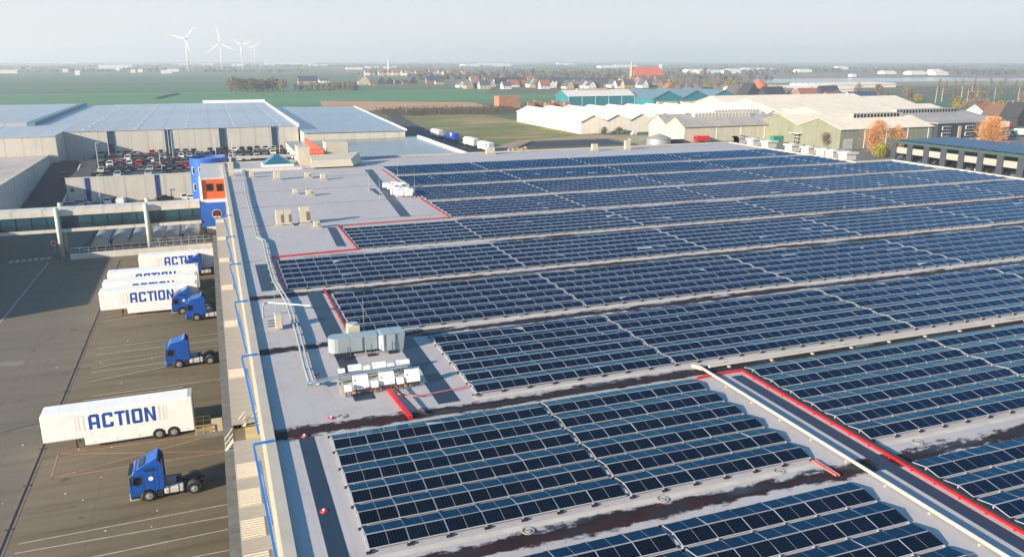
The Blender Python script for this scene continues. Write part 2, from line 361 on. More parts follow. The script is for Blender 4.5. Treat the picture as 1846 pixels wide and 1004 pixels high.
# dark lined basin behind the warehouse
bs = thing('storage_basin', 'long black lined basin with low banks beyond the solar roof edge', 'basin', (150, 332, 0))
MB().poly([(122.5,321,0.25),(177,319,0.25),(178,343,0.25),(139,344,0.25)]).build('lining', mat('basin_liner', (0.022, 0.024, 0.03), 0.6, 0, 0.3, 0.2), bs)
b = MB()
for a, c in (((121,319.5),(139,345.5)),((139,345.5),(179,344.5)),((179,344.5),(178,317.5)),((178,317.5),(121,319.5))): b.bar((*a,0.2),(*c,0.2),1.2,0.9)
b.build('bank', mat('basin_bank', (0.10, 0.095, 0.07), 0.9, 0, 0.2, 0.5), bs)

# ------------------------------------------------------------------ yard markings
def stripe(name, a, c, wd, m, label):
    a, c = Vector(a), Vector(c); d = (c-a).normalized(); n = Vector((-d.y, d.x, 0))*wd/2
    o = MB().poly([a-n, c-n, c+n, a+n]).build(name, m); o['kind'] = 'structure'; return o
for (x0,y0,x1,y1) in [(32,980,417,907),(26,997,417,929),(165,1004,417,952),(345,1004,417,990),(165,714,404,682),(150,722,330,697),
                      (175,628,399,600),(172,640,399,611),(168,652,399,622),(165,664,300,640),(163,672,300,652),(160,688,402,640),(185,580,300,560),(193,572,300,548)]:
    stripe('road_marking', P(x0,y0,0.012), P(x1,y1,0.012), 0.13, LINE, '')
stripe('road_marking', P(-60,655,0.012), P(88,473,0.012), 0.18, LINE, '')
for k in range(7):   # dashed give-way blocks in the shade
    x = 20+k*11.3; y = 472-k*1.1
    c = P(x, y, 0.012); MBq = MB().poly([c+Vector((-0.35,-1.1,0)), c+Vector((0.35,-1.1,0)), c+Vector((0.35,1.1,0)), c+Vector((-0.35,1.1,0))])
    struct('road_marking', MBq, LINE)
RB = [P(105,818,0.012), P(410,777,0.012), P(412,813,0.012), P(92,862,0.012)]
for a, c in ((0,1),(1,2),(2,3),(3,0),(0,2),(1,3)): stripe('hatch_marking', RB[a], RB[c], 0.13, REDLINE, '')
# the long trench drain
dr = thing('trench_drain', 'long dark trench drain running along the yard past the trailer noses', 'drain', (-18.3, 60, 0))
MB().box(-18.62,-40,0.0,-18.02,165,0.016).build('kerb_strip', mat('drain_edge', (0.20, 0.15, 0.125), 0.8, 0, 0.15, 0.8), dr)
MB().box(-18.42,-40,0.0,-18.22,165,0.024).build('grating', BLACK, dr)
b = MB()
for y in np.arange(38, 160, 7.5): b.box(-18.66, y, 0.0, -17.98, y+0.22, 0.03)
stuff(b.build('cross_bar', DARK, dr))
b = MB()
for i in range(46):   # scraps of litter on the yard
    x, y = rnd.uniform(-30,-4), rnd.uniform(45,115); s = rnd.uniform(0.04,0.10)
    b.box(x,y,0,x+s*1.6,y+s,0.04)
o = b.build('litter', mat('paper_scrap', (0.7,0.7,0.66), 0.8, 0, 0.1)); stuff(o); o['label'] = 'scattered white scraps of paper on the yard'; o['category'] = 'litter'
tag_m = mat('tar_patch', (0.22, 0.20, 0.165), 0.8, 0, 0.15, 0.8)
sheet('pavement_patch', [P(*p)[:2] for p in [(0,654),(40,650),(46,652),(36,658),(0,660)]], 0.006, tag_m)

# ================================================================== THE SOLAR WAREHOUSE
ZR = 14.0
wh = thing('warehouse', 'huge flat grey roofed warehouse carrying solar panels with loading docks along its side', 'warehouse', (70, 100, 0))
out = [(1.6,-30),(151,-30),(151,146),(140,146),(140,195),(2.2,195)]
inn = [(1.7,-29.8),(150.6,-29.8),(150.6,145.6),(139.6,145.6),(139.6,194.6),(2.2,194.6)]
b = MB(); b.poly([(x, y, ZR) for x, y in inn]); b.build('roof', ROOFM, wh)
b = MB()
wl = [(1.32,-30),(151,-30),(151,146),(140,146),(140,195),(1.92,195)]
for a, c in zip(wl, wl[1:]+wl[:1]): b.poly([(*a,0),(*c,0),(*c,13.85),(*a,13.85)])
b.build('wall', CREAM, wh)
b = MB()  # parapet ring with coping
pi = [(1.85,-29.6),(150.3,-29.6),(150.3,145.3),(139.3,145.3),(139.3,194.3),(2.45,194.3)]
po = [(1.25,-30.1),(151.1,-30.1),(151.1,146.1),(140.1,146.1),(140.1,195.1),(1.85,195.1)]
zt, zb = 14.27, 13.6
for i in range(6):
    j = (i+1) % 6
    b.add([(*po[i],zb),(*po[j],zb),(*po[j],zt),(*po[i],zt),(*pi[i],zb),(*pi[j],zb),(*pi[j],zt),(*pi[i],zt)], [(0,1,2,3),(4,7,6,5),(3,2,6,7)])
b.build('parapet', mat('parapet_coping', (0.50, 0.45, 0.37), 0.6, 0, 0.07, 0.5), wh)
# pressed-metal canopy over the docks, one louvred bay every 3.9 m
ZCN = 8.6; YG0, YG1 = P(445,792,ZCN).y, P(445,757,ZCN).y      # the stair opening
b = MB(); b.box(-0.52,-30,ZCN-.3,1.85,YG0,ZCN); b.box(-0.52,YG1,ZCN-.3,1.85,156,ZCN)
b.build('canopy', mat('canopy_sheet', (0.37, 0.345, 0.305), 0.6, 0, 0.09, 0.8, stretch=(1, 8, 1)), wh)
lm = mat('louvre_sheet', (0.66, 0.60, 0.50), 0.5, 0, 0.06, 1)
bays = [26.4+3.9*i for i in range(34)]
for i, y in enumerate(bays):
    if (y > 58 and i % 4) or y+2.8 > YG0 and y < YG1: continue
    b = MB(); b.box(-0.45,y+0.1,ZCN+.003,1.0,y+2.35,ZCN+0.06)
    for k in range(8):
        yy = y+0.16+k*0.27; b.hexa([(-0.42,yy,ZCN+.06),(0.97,yy,ZCN+.06),(0.97,yy+0.13,ZCN+.06),(-0.42,yy+0.13,ZCN+.06)], [(-0.42,yy+0.02,ZCN+.14),(0.97,yy+0.02,ZCN+.14),(0.97,yy+0.11,ZCN+.14),(-0.42,yy+0.11,ZCN+.14)])
    b.build('louvre_panel', lm, wh); MB().box(-0.43,y+0.12,ZCN+.062,0.98,y+2.33,ZCN+.066).build('louvre_gap_shade', mat('louvre_shadow', (0.075,0.065,0.055), .8), wh)  # dark sheet between the ribs: their shade put into the colour
b = MB()
for y in np.arange(-28, 156, 1.3):
    if y+.1 > YG0 and y < YG1: continue
    b.box(-0.515,y,ZCN+.003,1.28,y+0.05,ZCN+.03)
stuff(b.build('seam', mat('canopy_seam', (0.36, 0.33, 0.28), 0.6), wh))
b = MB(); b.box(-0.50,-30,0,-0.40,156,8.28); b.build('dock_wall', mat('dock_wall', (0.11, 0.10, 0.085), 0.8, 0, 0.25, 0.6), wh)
sh_g = mat('dock_shelter_grey', (0.17, 0.17, 0.165), 0.75, 0, 0.2, 1.2)
for i, y in enumerate(bays):
    s = MB(); s.box(-1.35, y+0.1, 1.0, -0.51, y+0.5, 4.9); s.box(-1.35, y+2.9, 1.0, -0.51, y+3.3, 4.9); s.box(-1.35, y+0.502, 4.3, -0.51, y+2.898, 4.9)
    o = s.build('dock_shelter', sh_g, wh)
    MB().box(-0.75, y+0.52, 1.05, -0.52, y+2.88, 4.28).build('dock_curtain', BLACK, o)
    MB().box(-1.5, y+0.6, 0.55, -0.51, y+1.0, 1.0).box(-1.5, y+2.4, 0.55, -0.51, y+2.8, 1.0).build('bumper', BLACK, o)
# zigzag of blue tube along the facade
for k, y in enumerate([31.2, 47.0, 63.0, 78.6, 94.3, 110, 126]):
    q = [(1.95, y+0.15, 14.35), (0.75, y, 14.35), (0.78, y, 13.9), (1.16, y-13.6, 13.9)]
    b = MB()
    for q0, q1 in zip(q[:-1], q[1:]): b.bar(q0, q1, 0.13, 0.13)
    b.bar((1.0,y-0.5,13.5),(1.2,y-8,13.5),0.06,0.06)
    b.build('blue_tube', mat('blue_tube_paint', (0.015, 0.20, 0.60), 0.4, 0, 0.05), wh)
# dark bitumen strips on the roof
def rstrip(x0, y0, x1, y1): MB().poly([(x0,y0,ZR+0.008),(x1,y0,ZR+0.008),(x1,y1,ZR+0.008),(x0,y1,ZR+0.008)]).build('roof_strip', STRIPM, wh)
rstrip(3.45, -20, 4.4, 47.6); rstrip(7.75, 52, 9.25, 81); rstrip(13.1, 49.5, 14.7, 64); rstrip(3.5, 82.8, 4.9, 94.6)
rstrip(35.05, -20, 36.05, 46.6)
for q in ([(590,410),(606,410),(625,444),(607,444)], [(657,306),(672,306),(742,391),(722,391)], [(665,340),(676,340),(690,352),(682,352)]):
    pts = [P(*p, ZR+0.008) for p in q]; x0 = sum(p.x for p in pts[::3])/2; 
    MB().poly([(pts[0].x,pts[0].y,ZR+0.008),(pts[1].x,pts[1].y,ZR+0.008),(pts[2].x,pts[2].y,ZR+0.008),(pts[3].x,pts[3].y,ZR+0.008)]).build('roof_strip', STRIPM, wh)

# ------------------------------------------------------------------ solar arrays
UW, PITCH, PL, PD = 2.01, 2.18, 1.992, 0.988
T10 = R(10); ZL = ZR+0.13
def panel_shape(face):
    """frame slab and glass sheet in local coordinates: origin at the middle of the low edge; near faces rise to +Y, far faces to -Y"""
    s = 1 if face == 'near' else -1
    def q(u, v, n): return (u, s*v*math.cos(T10), v*math.sin(T10)+n)
    fr = [q(-PL/2,0,0), q(PL/2,0,0), q(PL/2,PD,0), q(-PL/2,PD,0)]
    ft = [q(-PL/2,0,0.036), q(PL/2,0,0.036), q(PL/2,PD,0.036), q(-PL/2,PD,0.036)]
    e = 0.026
    gl = [q(-PL/2+e,e,0.048), q(PL/2-e,e,0.048), q(PL/2-e,PD-e,0.048), q(-PL/2+e,PD-e,0.048)]
    if s < 0: fr, ft, gl = [[l[1],l[0],l[3],l[2]] for l in (fr, ft, gl)]
    return fr, ft, gl
SH = {f: panel_shape(f) for f in ('near', 'far')}
def mk_frame(name, items):
    b = MB()
    for x, y, f in items:
        fr, ft, gl = SH[f]; t = lambda l: [(p[0]+x, p[1]+y, p[2]+(ZL if items[0][2] is not None and len(items) > 1 or x or y else 0)) for p in l]
        b.hexa(t(fr), t(ft))
    return b
def mk_glass(items, z):
    vs, fs = [], []
    for i, (x, y, f) in enumerate(items):
        ja, jb = (rnd.gauss(0,.006), rnd.gauss(0,.003)) if len(items) > 1 else (0, 0)
        vs += [(p[0]+x, p[1]+y, p[2]+z+p[1]*ja+p[0]*jb) for p in SH[f][2]]; fs.append((4*i, 4*i+1, 4*i+2, 4*i+3))
    me = bpy.data.meshes.new('glass'); me.from_pydata(vs, [], fs); uv = me.uv_layers.new(name='UVMap')
    uv.data.foreach_set('uv', [0,0,1,0,1,1,0,1]*len(fs)); me.materials.append(GLASS_PANEL); return me
def frame_mesh(items, z):
    b = MB()
    for x, y, f in items:
        fr, ft, gl = SH[f]; b.hexa([(p[0]+x,p[1]+y,p[2]+z) for p in fr], [(p[0]+x,p[1]+y,p[2]+z) for p in ft])
    return b
GAPS = [32.2, 56.75, 81.3, 105.8, 130.4]
BLK = []   # (k, x0, x1, front Y, name, gaps)
for k, x0, nm in [(-1,5.36,'lowest array by the dark strip'),(0,5.36,'front array below the white inverters'),(1,16.08,'array behind the inverter rack'),
                  (2,10.05,'array behind the silver duct'),(3,6.05,'array with the red tray corner'),(4,16.2,'array beside the tall chillers'),
                  (5,33.1,'the fifth array back'),(6,33.4,'the sixth array back'),(7,34.4,'the seventh array back'),(8,35.0,'the array along the far roof edge')]:
    yf = 34.05+16.06*k
    if k <= 0: BLK.append((k, x0, 32.0, yf, nm, [19.5])); BLK.append((k, 36.95, 149, yf+0.6, nm.replace('lowest array by the dark strip','lowest array behind the red tray').replace('front array below the white inverters','array behind the red tray'), GAPS[1:]))
    else: BLK.append((k, x0, 149 if k <= 5 else (147 if k == 6 else 138), yf, nm, GAPS))
PAN = []; SLOTS = []
for bi, (k, x0, x1, yf, nm, gaps) in enumerate(BLK):
    xs = []; x = x0
    while x+UW <= x1+0.3:
        hit = [q for q in gaps if x+0.2 < q < x+UW-0.2 or abs(q-x) < 0.25]
        if hit and xs and not any(abs(h2-x) < 0.6 for h2 in [s[1] for s in SLOTS if s[0] == bi]):
            SLOTS.append((bi, x)); x += 0.30
        xs.append(x); x += UW
    for t in range(6):
        y = yf+PITCH*t
        for c, x in enumerate(xs):
            PAN.append((x+UW/2, y, 'near', bi, t, c, len(xs))); PAN.append((x+UW/2, y+1.995, 'far', bi, t, c, len(xs)))
    BLK[bi] = (*BLK[bi], xs)
def parea(p):
    fr = SH[p[2]][1]; q = [proj((v[0]+p[0], v[1]+p[1], v[2]+ZL)) for v in fr]
    u, v = sum(a for a, _ in q)/4, sum(b2 for _, b2 in q)/4
    if not (0 < u < PW and 0 < v < PH): return 0
    return abs(sum(q[i][0]*q[(i+1)%4][1]-q[(i+1)%4][0]*q[i][1] for i in range(4)))/2
PAN.sort(key=parea, reverse=True)
fmesh = {f: frame_mesh([(0,0,f)], 0).mesh('panel_frame', ALU) for f in SH}
gmesh = {f: mk_glass([(0,0,f)], 0) for f in SH}
for x, y, f, bi, t, c, n in PAN[:296]:
    o = bpy.data.objects.new('solar_panel', fmesh[f]); o.location = (x, y, ZL+rnd.uniform(0,.008)); o.rotation_euler = (rnd.gauss(0,.007), rnd.gauss(0,.004), 0); COL.objects.link(o)
    look = 'dark' if f == 'near' else 'blue far-facing'
    tag(o, f'{look} panel, {nth(c)} in {nth(t)} row of {BLK[bi][4]}', 'solar panel', 'solar panels in rows on the warehouse roof')
    gl = bpy.data.objects.new('glass', gmesh[f]); COL.objects.link(gl); gl.parent = o
rest = [(p[0], p[1], p[2]) for p in PAN[296:] if seen((p[0], p[1], ZR), 120)]
o = frame_mesh(rest, ZL).build('solar_panels', ALU); stuff(o); tag(o, 'thousands of dark blue solar panels filling the rest of the grey roof', 'solar panels')
gl = bpy.data.objects.new('glass', mk_glass(rest, ZL)); COL.objects.link(gl); gl.parent = o
# mounting rails and feet, one lattice per array
for bi, (k, x0, x1, yf, nm, gaps, xs) in enumerate(BLK):
    fm = thing('mounting_frame', f'aluminium rails and black feet carrying {nm}', 'mounting frame', ((x0+x1)/2, yf, ZR), 0, 'mounting frames under the solar arrays')
    b = MB(); ft = MB(); y1 = yf+PITCH*6
    edges = [x for x in xs]+[xs[-1]+UW]
    for x in edges:
        if not (seen((x, yf, ZR), 200) or seen((x, y1, ZR), 200)): continue
        b.box(x-0.035, yf-0.16, ZR+0.03, x+0.035, y1-0.05, ZR+0.10)
        for t in range(7): ft.box(x-0.16, yf+PITCH*t-0.19, ZR+0.004, x+0.16, yf+PITCH*t-0.06, ZR+0.10)
        for t in range(6):   # ridge posts
            b.box(x-0.03, yf+PITCH*t+0.955, ZR+0.10, x+0.03, yf+PITCH*t+1.01, ZR+0.29)
    stuff(b.build('rail', ALU, fm)); stuff(ft.build('foot', BLACK, fm))
    # junction boxes in the expansion gaps
    for q in [s[1] for s in SLOTS if s[0] == bi]:
        cb = MB()
        for t in range(6):
            cb.box(q+0.06, yf+PITCH*t+0.25, ZR+0.10, q+0.24, yf+PITCH*t+0.75, ZR+0.2)
        stuff(cb.build('junction_box', GREYP, fm))
# concrete ballast kerbs: pale strip in front of every array
b = MB()
for (k, x0, x1, yf, nm, gaps, xs) in BLK:
    b.box(x0-0.3, yf-0.85, ZR+0.004, xs[-1]+UW+0.2, yf-0.45, ZR+0.016)
b.build('walkway_kerb', mat('walkway_pad', (0.58, 0.52, 0.45), 0.7, 0, 0.12, 0.9), wh)

# ------------------------------------------------------------------ cable trays, pipes and rods on the roof
def tray(pts, label, m=REDTRAY, wd=0.16, hg=0.14, name='cable_tray', cat='cable tray', group='red cable trays on the roof', z=ZR+0.12):
    b = MB(); v = [Vector((x, y, z)) for x, y in pts]
    b.ribbon(v, wd, hg)
    for a, c in zip(v[:-1], v[1:]):
        n = max(1, int((c-a).length/1.6))
        for i in range(n+1):
            p = a+(c-a)*i/n; b.box(p.x-0.14, p.y-0.05, ZR+0.002, p.x+0.14, p.y+0.05, z-hg/2)
    return b.top(name, m, label, cat, group)
tray([(32.4,47.05),(34.0,47.2),(36.4,47.2),(36.42,-18)], 'long bright red cable tray beside the dark strip and white pipe', wd=0.15, hg=0.12)
b = MB().ribbon([(36.62,47.3,ZR+0.2),(36.66,-18,ZR+0.2)], 0.1, 0.1); b.top('cable_bundle', BLACK, 'black cable bundle lying along the long red tray', 'cable')
tray([(10.35,53.0),(10.75,47.9)], 'short bright red cable tray below the white inverters', wd=0.3, hg=0.16)
b = MB().path([(10.75,52.6,ZR+0.35),(11.35,48.6,ZR+0.25),(11.9,47.75,ZR+0.16),(14,47.62,ZR+0.14),(33.6,47.62,ZR+0.14)], 0.06, 6); b.top('cable_bundle', BLACK, 'black cable bundle curving from the short red tray along the front array', 'cable')
b = MB().path([(10.7,51.6,ZR+0.3),(12,50.9,ZR+0.2),(16.2,51.4,ZR+0.2)], 0.05, 6); b.top('conduit', PINKRED, 'thin pink red conduit crossing the bitumen strip beside the inverters', 'conduit')
tray([(5.7,81.9),(5.55,97.3),(16.0,98.0)], 'red cable tray bent round the array with the red corner', wd=0.17)
tray([(16.0,98.4),(15.9,113.6),(32.6,114.0),(32.6,131)], 'faded red cable tray stepping past the grey chillers', mat('faded_red_tray', (0.40, 0.07, 0.06), 0.6, 0, 0.25, 1), wd=0.15)
tray([(9.7,66.6),(9.6,81)], 'thin dark red cable tray along the array behind the duct', mat('dark_red_tray', (0.30, 0.03, 0.03), 0.6, 0, 0.2, 2), wd=0.14)
tray([(32.75,131.6),(33.9,172)], 'thin pink tray along the farther arrays behind the white inverter group', PINKRED, wd=0.12)
b = MB()
for q in (0, 0.22): b.bar(P(1464+q*25,829-q*3,ZR+0.1), P(1508+q*25,857-q*3,ZR+0.1), 0.09, 0.09)
b.top('conduit', PINKRED, 'short pair of pink conduits crossing the stained gap near the white pipe', 'conduit')
pipe = mat('white_pipe', (0.50, 0.46, 0.39), 0.4, 0, 0.05, 0.5)
b = MB().cyl((33.62,48.2,ZR+0.26),(33.7,-18,ZR+0.2),0.11,n=14).cyl((33.6,48.15,ZR+0.26),(33.3,49.1,ZR+0.2),0.17,n=12)
for y in np.arange(-15, 48, 3): b.box(33.5, y, ZR+0.004, 33.82, y+0.12, ZR+0.1)
b.top('white_pipe', pipe, 'long white pipe running along the roof beside the red tray', 'pipe')
b = MB().cyl((34.3,48.35,ZR+0.26),(150,48.35,ZR+0.2),0.11,n=14)
for x in np.arange(36, 150, 4): b.box(x, 48.15, ZR+0.004, x+0.18, 48.55, ZR+0.12)
b.top('white_pipe', pipe, 'white pipe crossing the roof between two rows of arrays', 'pipe')
gp = [P(*p, ZR+0.3) for p in [(436,305),(446,362),(463,428),(474,434),(482,470),(492,505),(516,545),(534,600),(549,662),(558,690),(578,692)]]
b = MB(); b.path(gp, 0.10, 8); b.path([p+Vector((0.32,0,0.02)) for p in gp], 0.08, 8)
for a, c in zip(gp[:-1], gp[1:]):
    n = max(1, int((c-a).length/3))
    for i in range(n): p = a+(c-a)*i/n; b.box(p.x-0.2, p.y-0.06, ZR+0.004, p.x+0.6, p.y+0.06, ZR+0.16)
b.top('pipe_run', mat('grey_pipe', (0.30, 0.36, 0.38), 0.5, 0.1, 0.1, 0.5), 'pair of grey pipes winding along the roof edge to the inverters', 'pipe')
def inv(p, wx, wy, h, kind, label):
    c = P(*p, ZR+0.55); t = thing('inverter_cabinet', label, 'inverter', (c.x, c.y, ZR), 0, 'white inverter cabinets on the roof rack')
    tilt = 0.28*h
    MB().hexa([(c.x-wx/2,c.y-wy/2,ZR+0.4),(c.x+wx/2,c.y-wy/2,ZR+0.4),(c.x+wx/2,c.y+wy/2,ZR+0.4),(c.x-wx/2,c.y+wy/2,ZR+0.4)],
              [(c.x-wx/2,c.y-wy/2+tilt,ZR+0.4+h),(c.x+wx/2,c.y-wy/2+tilt,ZR+0.4+h),(c.x+wx/2,c.y+wy/2+tilt*.5,ZR+0.4+h),(c.x-wx/2,c.y+wy/2+tilt*.5,ZR+0.4+h)]).build('cabinet', WHITE, t, bevel=0.03)
    l = MB()
    for sx in (-0.35, 0.35): l.bar((c.x+sx*wx,c.y,ZR),(c.x+sx*wx,c.y,ZR+0.42),0.05)
    l.build('leg', DARK, t)
    cb = MB()
    for i in range(4): cb.cyl((c.x-wx*.35+i*wx*.22,c.y-wy/2-0.03,ZR+0.05),(c.x-wx*.35+i*wx*.22,c.y-wy/2-0.03,ZR+0.42),0.022,n=5)
    cb.build('cable', BLACK, t)
    if kind == 'big': MB().box(c.x-wx/2+0.08,c.y-wy/2-0.02+tilt*.6,ZR+0.4+h*.6,c.x-wx/2+0.12,c.y-wy/2+tilt*.62,ZR+0.4+h*.75).build('handle', DARK, t)
for p, k, l in [((651,694),'big','big white inverter cabinet, first in the lower row of the rack'),((698,688),'big','big white inverter cabinet, middle of the lower row by the red tray'),
                ((744,683),'big','big white inverter cabinet, last in the lower row beside the bitumen strip'),((628,701),'s','small white inverter box at the pipe end of the lower row'),
                ((676,693),'s','small white inverter box between first and middle big cabinets'),((722,687),'s','small white inverter box between middle and last big cabinets')]:
    inv(p, 1.08 if k == 'big' else 0.5, 0.4, 0.85 if k == 'big' else 0.4, k, l)
for p, k, l in [((640,664),'big','big white inverter cabinet, first in the upper row under the duct'),((684,659),'big','big white inverter cabinet, middle of the upper row'),
                ((727,655),'big','big white inverter cabinet, last in the upper row beside the bitumen strip'),((616,668),'s','small white inverter box at the pipe end of the upper row'),
                ((661,662),'s','small shaded inverter box between first and middle upper cabinets'),((705,658),'s','small shaded inverter box between middle and last upper cabinets')]:
    inv(p, 1.0 if k == 'big' else 0.5, 0.35, 0.42 if k == 'big' else 0.28, k, l)
rk = thing('support_rack', 'grey steel cable rack on angled struts between both rows of inverters', 'rack', P(660,675,ZR))
b = MB(); rp = [P(*p, ZR+0.55) for p in [(552,694),(600,683),(660,672),(735,660)]]
b.ribbon(rp, 0.22, 0.08); b.ribbon([p+Vector((0.1,0.45,0)) for p in rp], 0.12, 0.06)
b.build('rail', STEEL, rk); b = MB()
for p in [(612,681),(658,672),(705,666),(735,660)]:
    c = P(*p, ZR+0.5); b.bar((c.x-0.25,c.y-0.4,ZR),(c.x,c.y,ZR+0.52),0.06); b.bar((c.x+0.25,c.y-0.4,ZR),(c.x,c.y,ZR+0.52),0.06)
b.build('strut', STEEL, rk)
b = MB(); b.ribbon([P(*p, ZR+0.16) for p in [(625,706),(700,697),(757,687)]], 0.10, 0.08); b.top('conduit', mat('orange_conduit', (0.55,0.13,0.06), 0.6), 'orange red conduit along the foot of the lower inverter row', 'conduit')
b = MB(); b.hexa(*[[(p.x,p.y,z) for p in [P(617,713,ZR), P(770,690,ZR), P(755,660,ZR), P(605,680,ZR)]] for z in (ZR+0.004, ZR+0.06)])
b.top('plinth', mat('plinth_mat', (0.50,0.45,0.37), 0.8, 0, 0.12, 1), 'tan roof mat under the rack of white inverters', 'roof mat')
# silver duct with cooling tower
dk = thing('ventilation_duct', 'fat silver ventilation duct with rounded end lying across the roof', 'duct', (10.5, 61.5, ZR))
y0, y1 = 61.1, 62.4; x0 = P(592,632,ZR+0.4).x
prof = [(x0+0.7-0.7*math.sin(a), 0.3+0.55+0.55*math.cos(a)) for a in [math.pi*i/8 for i in range(9)]]
rc = [(x0+0.7-0.7*math.sin(math.pi*i/8), y0+0.7-0.7*math.cos(math.pi*i/8)) for i in range(9)]
MB().prism(rc+[(x0+1.6,y1),(x0+1.6,y0)], ZR+0.3, ZR+1.5, 'z').build('rounded_end', DUCT, dk)
MB().box(x0+1.62,y0,ZR+0.3,x0+2.8,y1,ZR+1.5).build('section', DUCT, dk); MB().box(x0+2.82,y0,ZR+0.3,x0+3.9,y1,ZR+1.5).build('section', DUCT, dk)
MB().hexa([(x0+3.92,y0,ZR+0.3),(x0+4.3,y0-0.35,ZR+0.15),(x0+4.3,y1+0.2,ZR+0.15),(x0+3.92,y1,ZR+0.3)],[(x0+3.92,y0,ZR+1.4),(x0+4.3,y0-0.35,ZR+1.52),(x0+4.3,y1+0.2,ZR+1.52),(x0+3.92,y1,ZR+1.5)]).build('transition', DUCT, dk)
MB().box(x0+4.32,y0-0.35,ZR+0.15,x0+5.2,y1+0.2,ZR+1.52).build('section', DUCT, dk)
MB().hexa([(x0+5.22,y0-0.35,ZR+0.15),(x0+5.9,y0-0.3,ZR+0.0),(x0+5.9,y1+0.2,ZR+0.0),(x0+5.22,y1+0.2,ZR+0.15)],[(x0+5.22,y0-0.35,ZR+1.52),(x0+6.1,y0-0.3,ZR+1.5),(x0+6.1,y1+0.2,ZR+1.5),(x0+5.22,y1+0.2,ZR+1.52)]).build('section', DUCT, dk)
b = MB()
for x in (x0+1.6, x0+2.81, x0+4.31, x0+5.21): b.box(x-0.04,y0-0.42,ZR+0.02,x+0.04,y0-0.37,ZR+1.8)
b.build('flange', STEEL, dk); b = MB()
for x in (x0+1.4, x0+3.3, x0+5.0): b.cyl((x,y0-0.5,ZR),(x,y0-0.5,ZR+0.95),0.03,n=6); b.box(x-0.35,y0-0.75,ZR+0.003,x+0.35,y0-0.3,ZR+0.08)
b.build('support', DARK, dk)
ct = thing('cooling_unit', 'tall cream cooling unit with dark grille standing behind the silver duct', 'air conditioner', (P(632,612,ZR).x, 63.2, ZR))
cx0 = ct.location.x
MB().hexa([(cx0-0.55,62.7,ZR),(cx0+0.55,62.7,ZR),(cx0+0.55,63.8,ZR),(cx0-0.55,63.8,ZR)],[(cx0-0.5,62.75,ZR+1.9),(cx0+0.5,62.75,ZR+1.9),(cx0+0.5,63.75,ZR+1.9),(cx0-0.5,63.75,ZR+1.9)]).build('cabinet', mat('cream_unit', (0.56,0.50,0.39), 0.5, 0, 0.06, 1), ct, bevel=0.04)
MB().box(cx0-0.4,62.60,ZR+0.45,cx0+0.4,62.70,ZR+1.4).build('grille', mat('green_grille', (0.05,0.055,0.03), 0.7, 0, 0.3, 6), ct)
MB().cyl((cx0,63.25,ZR+1.9),(cx0,63.25,ZR+2.02),0.42,n=18).build('fan_cowl', GREYP, ct)
def rod(p, h, label):
    c = P(*p, ZR); b = MB(); b.cyl(c, c+Vector((0,0,h)), 0.028, 0.012, 6); b.cyl(c, c+Vector((0,0,0.1)), 0.2, 0.2, 10)
    b.top('lightning_rod', STEEL, label, 'rod', 'thin lightning rods on the roof')
rod((656,586), 2.6, 'thin lightning rod in front of the array behind the duct'); rod((497,565), 2.6, 'thin lightning rod beside the bent roof pipe'); rod((685,358), 5, 'tall thin rod beside a far roof strip, near white inverters')
rod((748,356), 5, 'tall thin rod at the corner of the far white inverter group'); rod((717,322), 4.5, 'thin rod inside the seventh array back'); rod((665,345), 5, 'tall pale rod on bare roof beside the curved bitumen strip')
# white bent pipe and small chiller near the parapet
c0 = P(475,572,ZR)
b = MB().path([c0, c0+Vector((0,0,1.0)), c0+Vector((0.15,0.1,1.25)), c0+Vector((0.5,0.3,1.3)), P(560,551,ZR+1.3)], 0.08, 10); b.top('bent_pipe', mat('pale_pipe', (0.40,0.42,0.41), 0.4, 0.1, 0.06), 'bent white exhaust pipe lying across the roof pipes', 'pipe')
cu = thing('cooling_unit', 'small cream cooling unit with pipe stubs beside the bent white pipe', 'air conditioner', P(503,592,ZR)); c = cu.location
MB().box(c.x-0.3,c.y-0.55,ZR+0.12,c.x+0.3,c.y+0.55,ZR+1.35).build('cabinet', MATS['cream_unit'], cu, bevel=0.03)
b = MB()
for z in (0.35,0.6,0.85): b.cyl((c.x-0.9,c.y-0.2,ZR+z),(c.x-0.3,c.y-0.1,ZR+z),0.04,n=6); b.box(c.x+0.3,c.y-0.45,ZR+z,c.x+0.33,c.y+0.45,ZR+z+0.13)
b.build('pipe_stub', DARK, cu)
def chiller(p, wx, h, label, wy=0.9, grille=True):
    c = P(*p, ZR); t = thing('cooling_unit', label, 'air conditioner', (c.x, c.y, ZR), 0, 'cooling units on the warehouse roof')
    MB().box(c.x-wx/2,c.y,ZR+0.25,c.x+wx/2,c.y+wy,ZR+0.25+h).build('cabinet', MATS['cream_unit'], t, bevel=0.04)
    if grille: MB().box(c.x+wx*.12,c.y-0.03,ZR+0.4+h*.1,c.x+wx*.42,c.y-0.002,ZR+0.25+h*.7).build('grille', mat('olive_grille', (0.16,0.15,0.09), 0.7, 0, 0.2, 5), t)
    MB().box(c.x-wx/2-0.2,c.y-0.1,ZR+0.004,c.x+wx/2+0.2,c.y+0.05,ZR+0.2).box(c.x-wx/2-0.2,c.y+wy-.05,ZR+0.004,c.x+wx/2+0.2,c.y+wy+0.1,ZR+0.2).build('foot_rail', GREYP, t)
chiller((506,409), 1.1, 2.1, 'tall cream chiller, first of the pair standing side by side'); chiller((520,408), 1.1, 2.1, 'tall cream chiller, second of the pair standing side by side')
chiller((551,405), 1.5, 2.3, 'tall cream chiller standing alone beside the pair'); chiller((572,412), 0.9, 0.7, 'low dark fronted cooling unit in front of the tall chillers')
chiller((559,354), 1.2, 0.8, 'low cream cooling box on the roof seam behind the chillers'); chiller((533,351), 0.8, 0.7, 'small white vent box on the roof seam behind the chillers', grille=False)
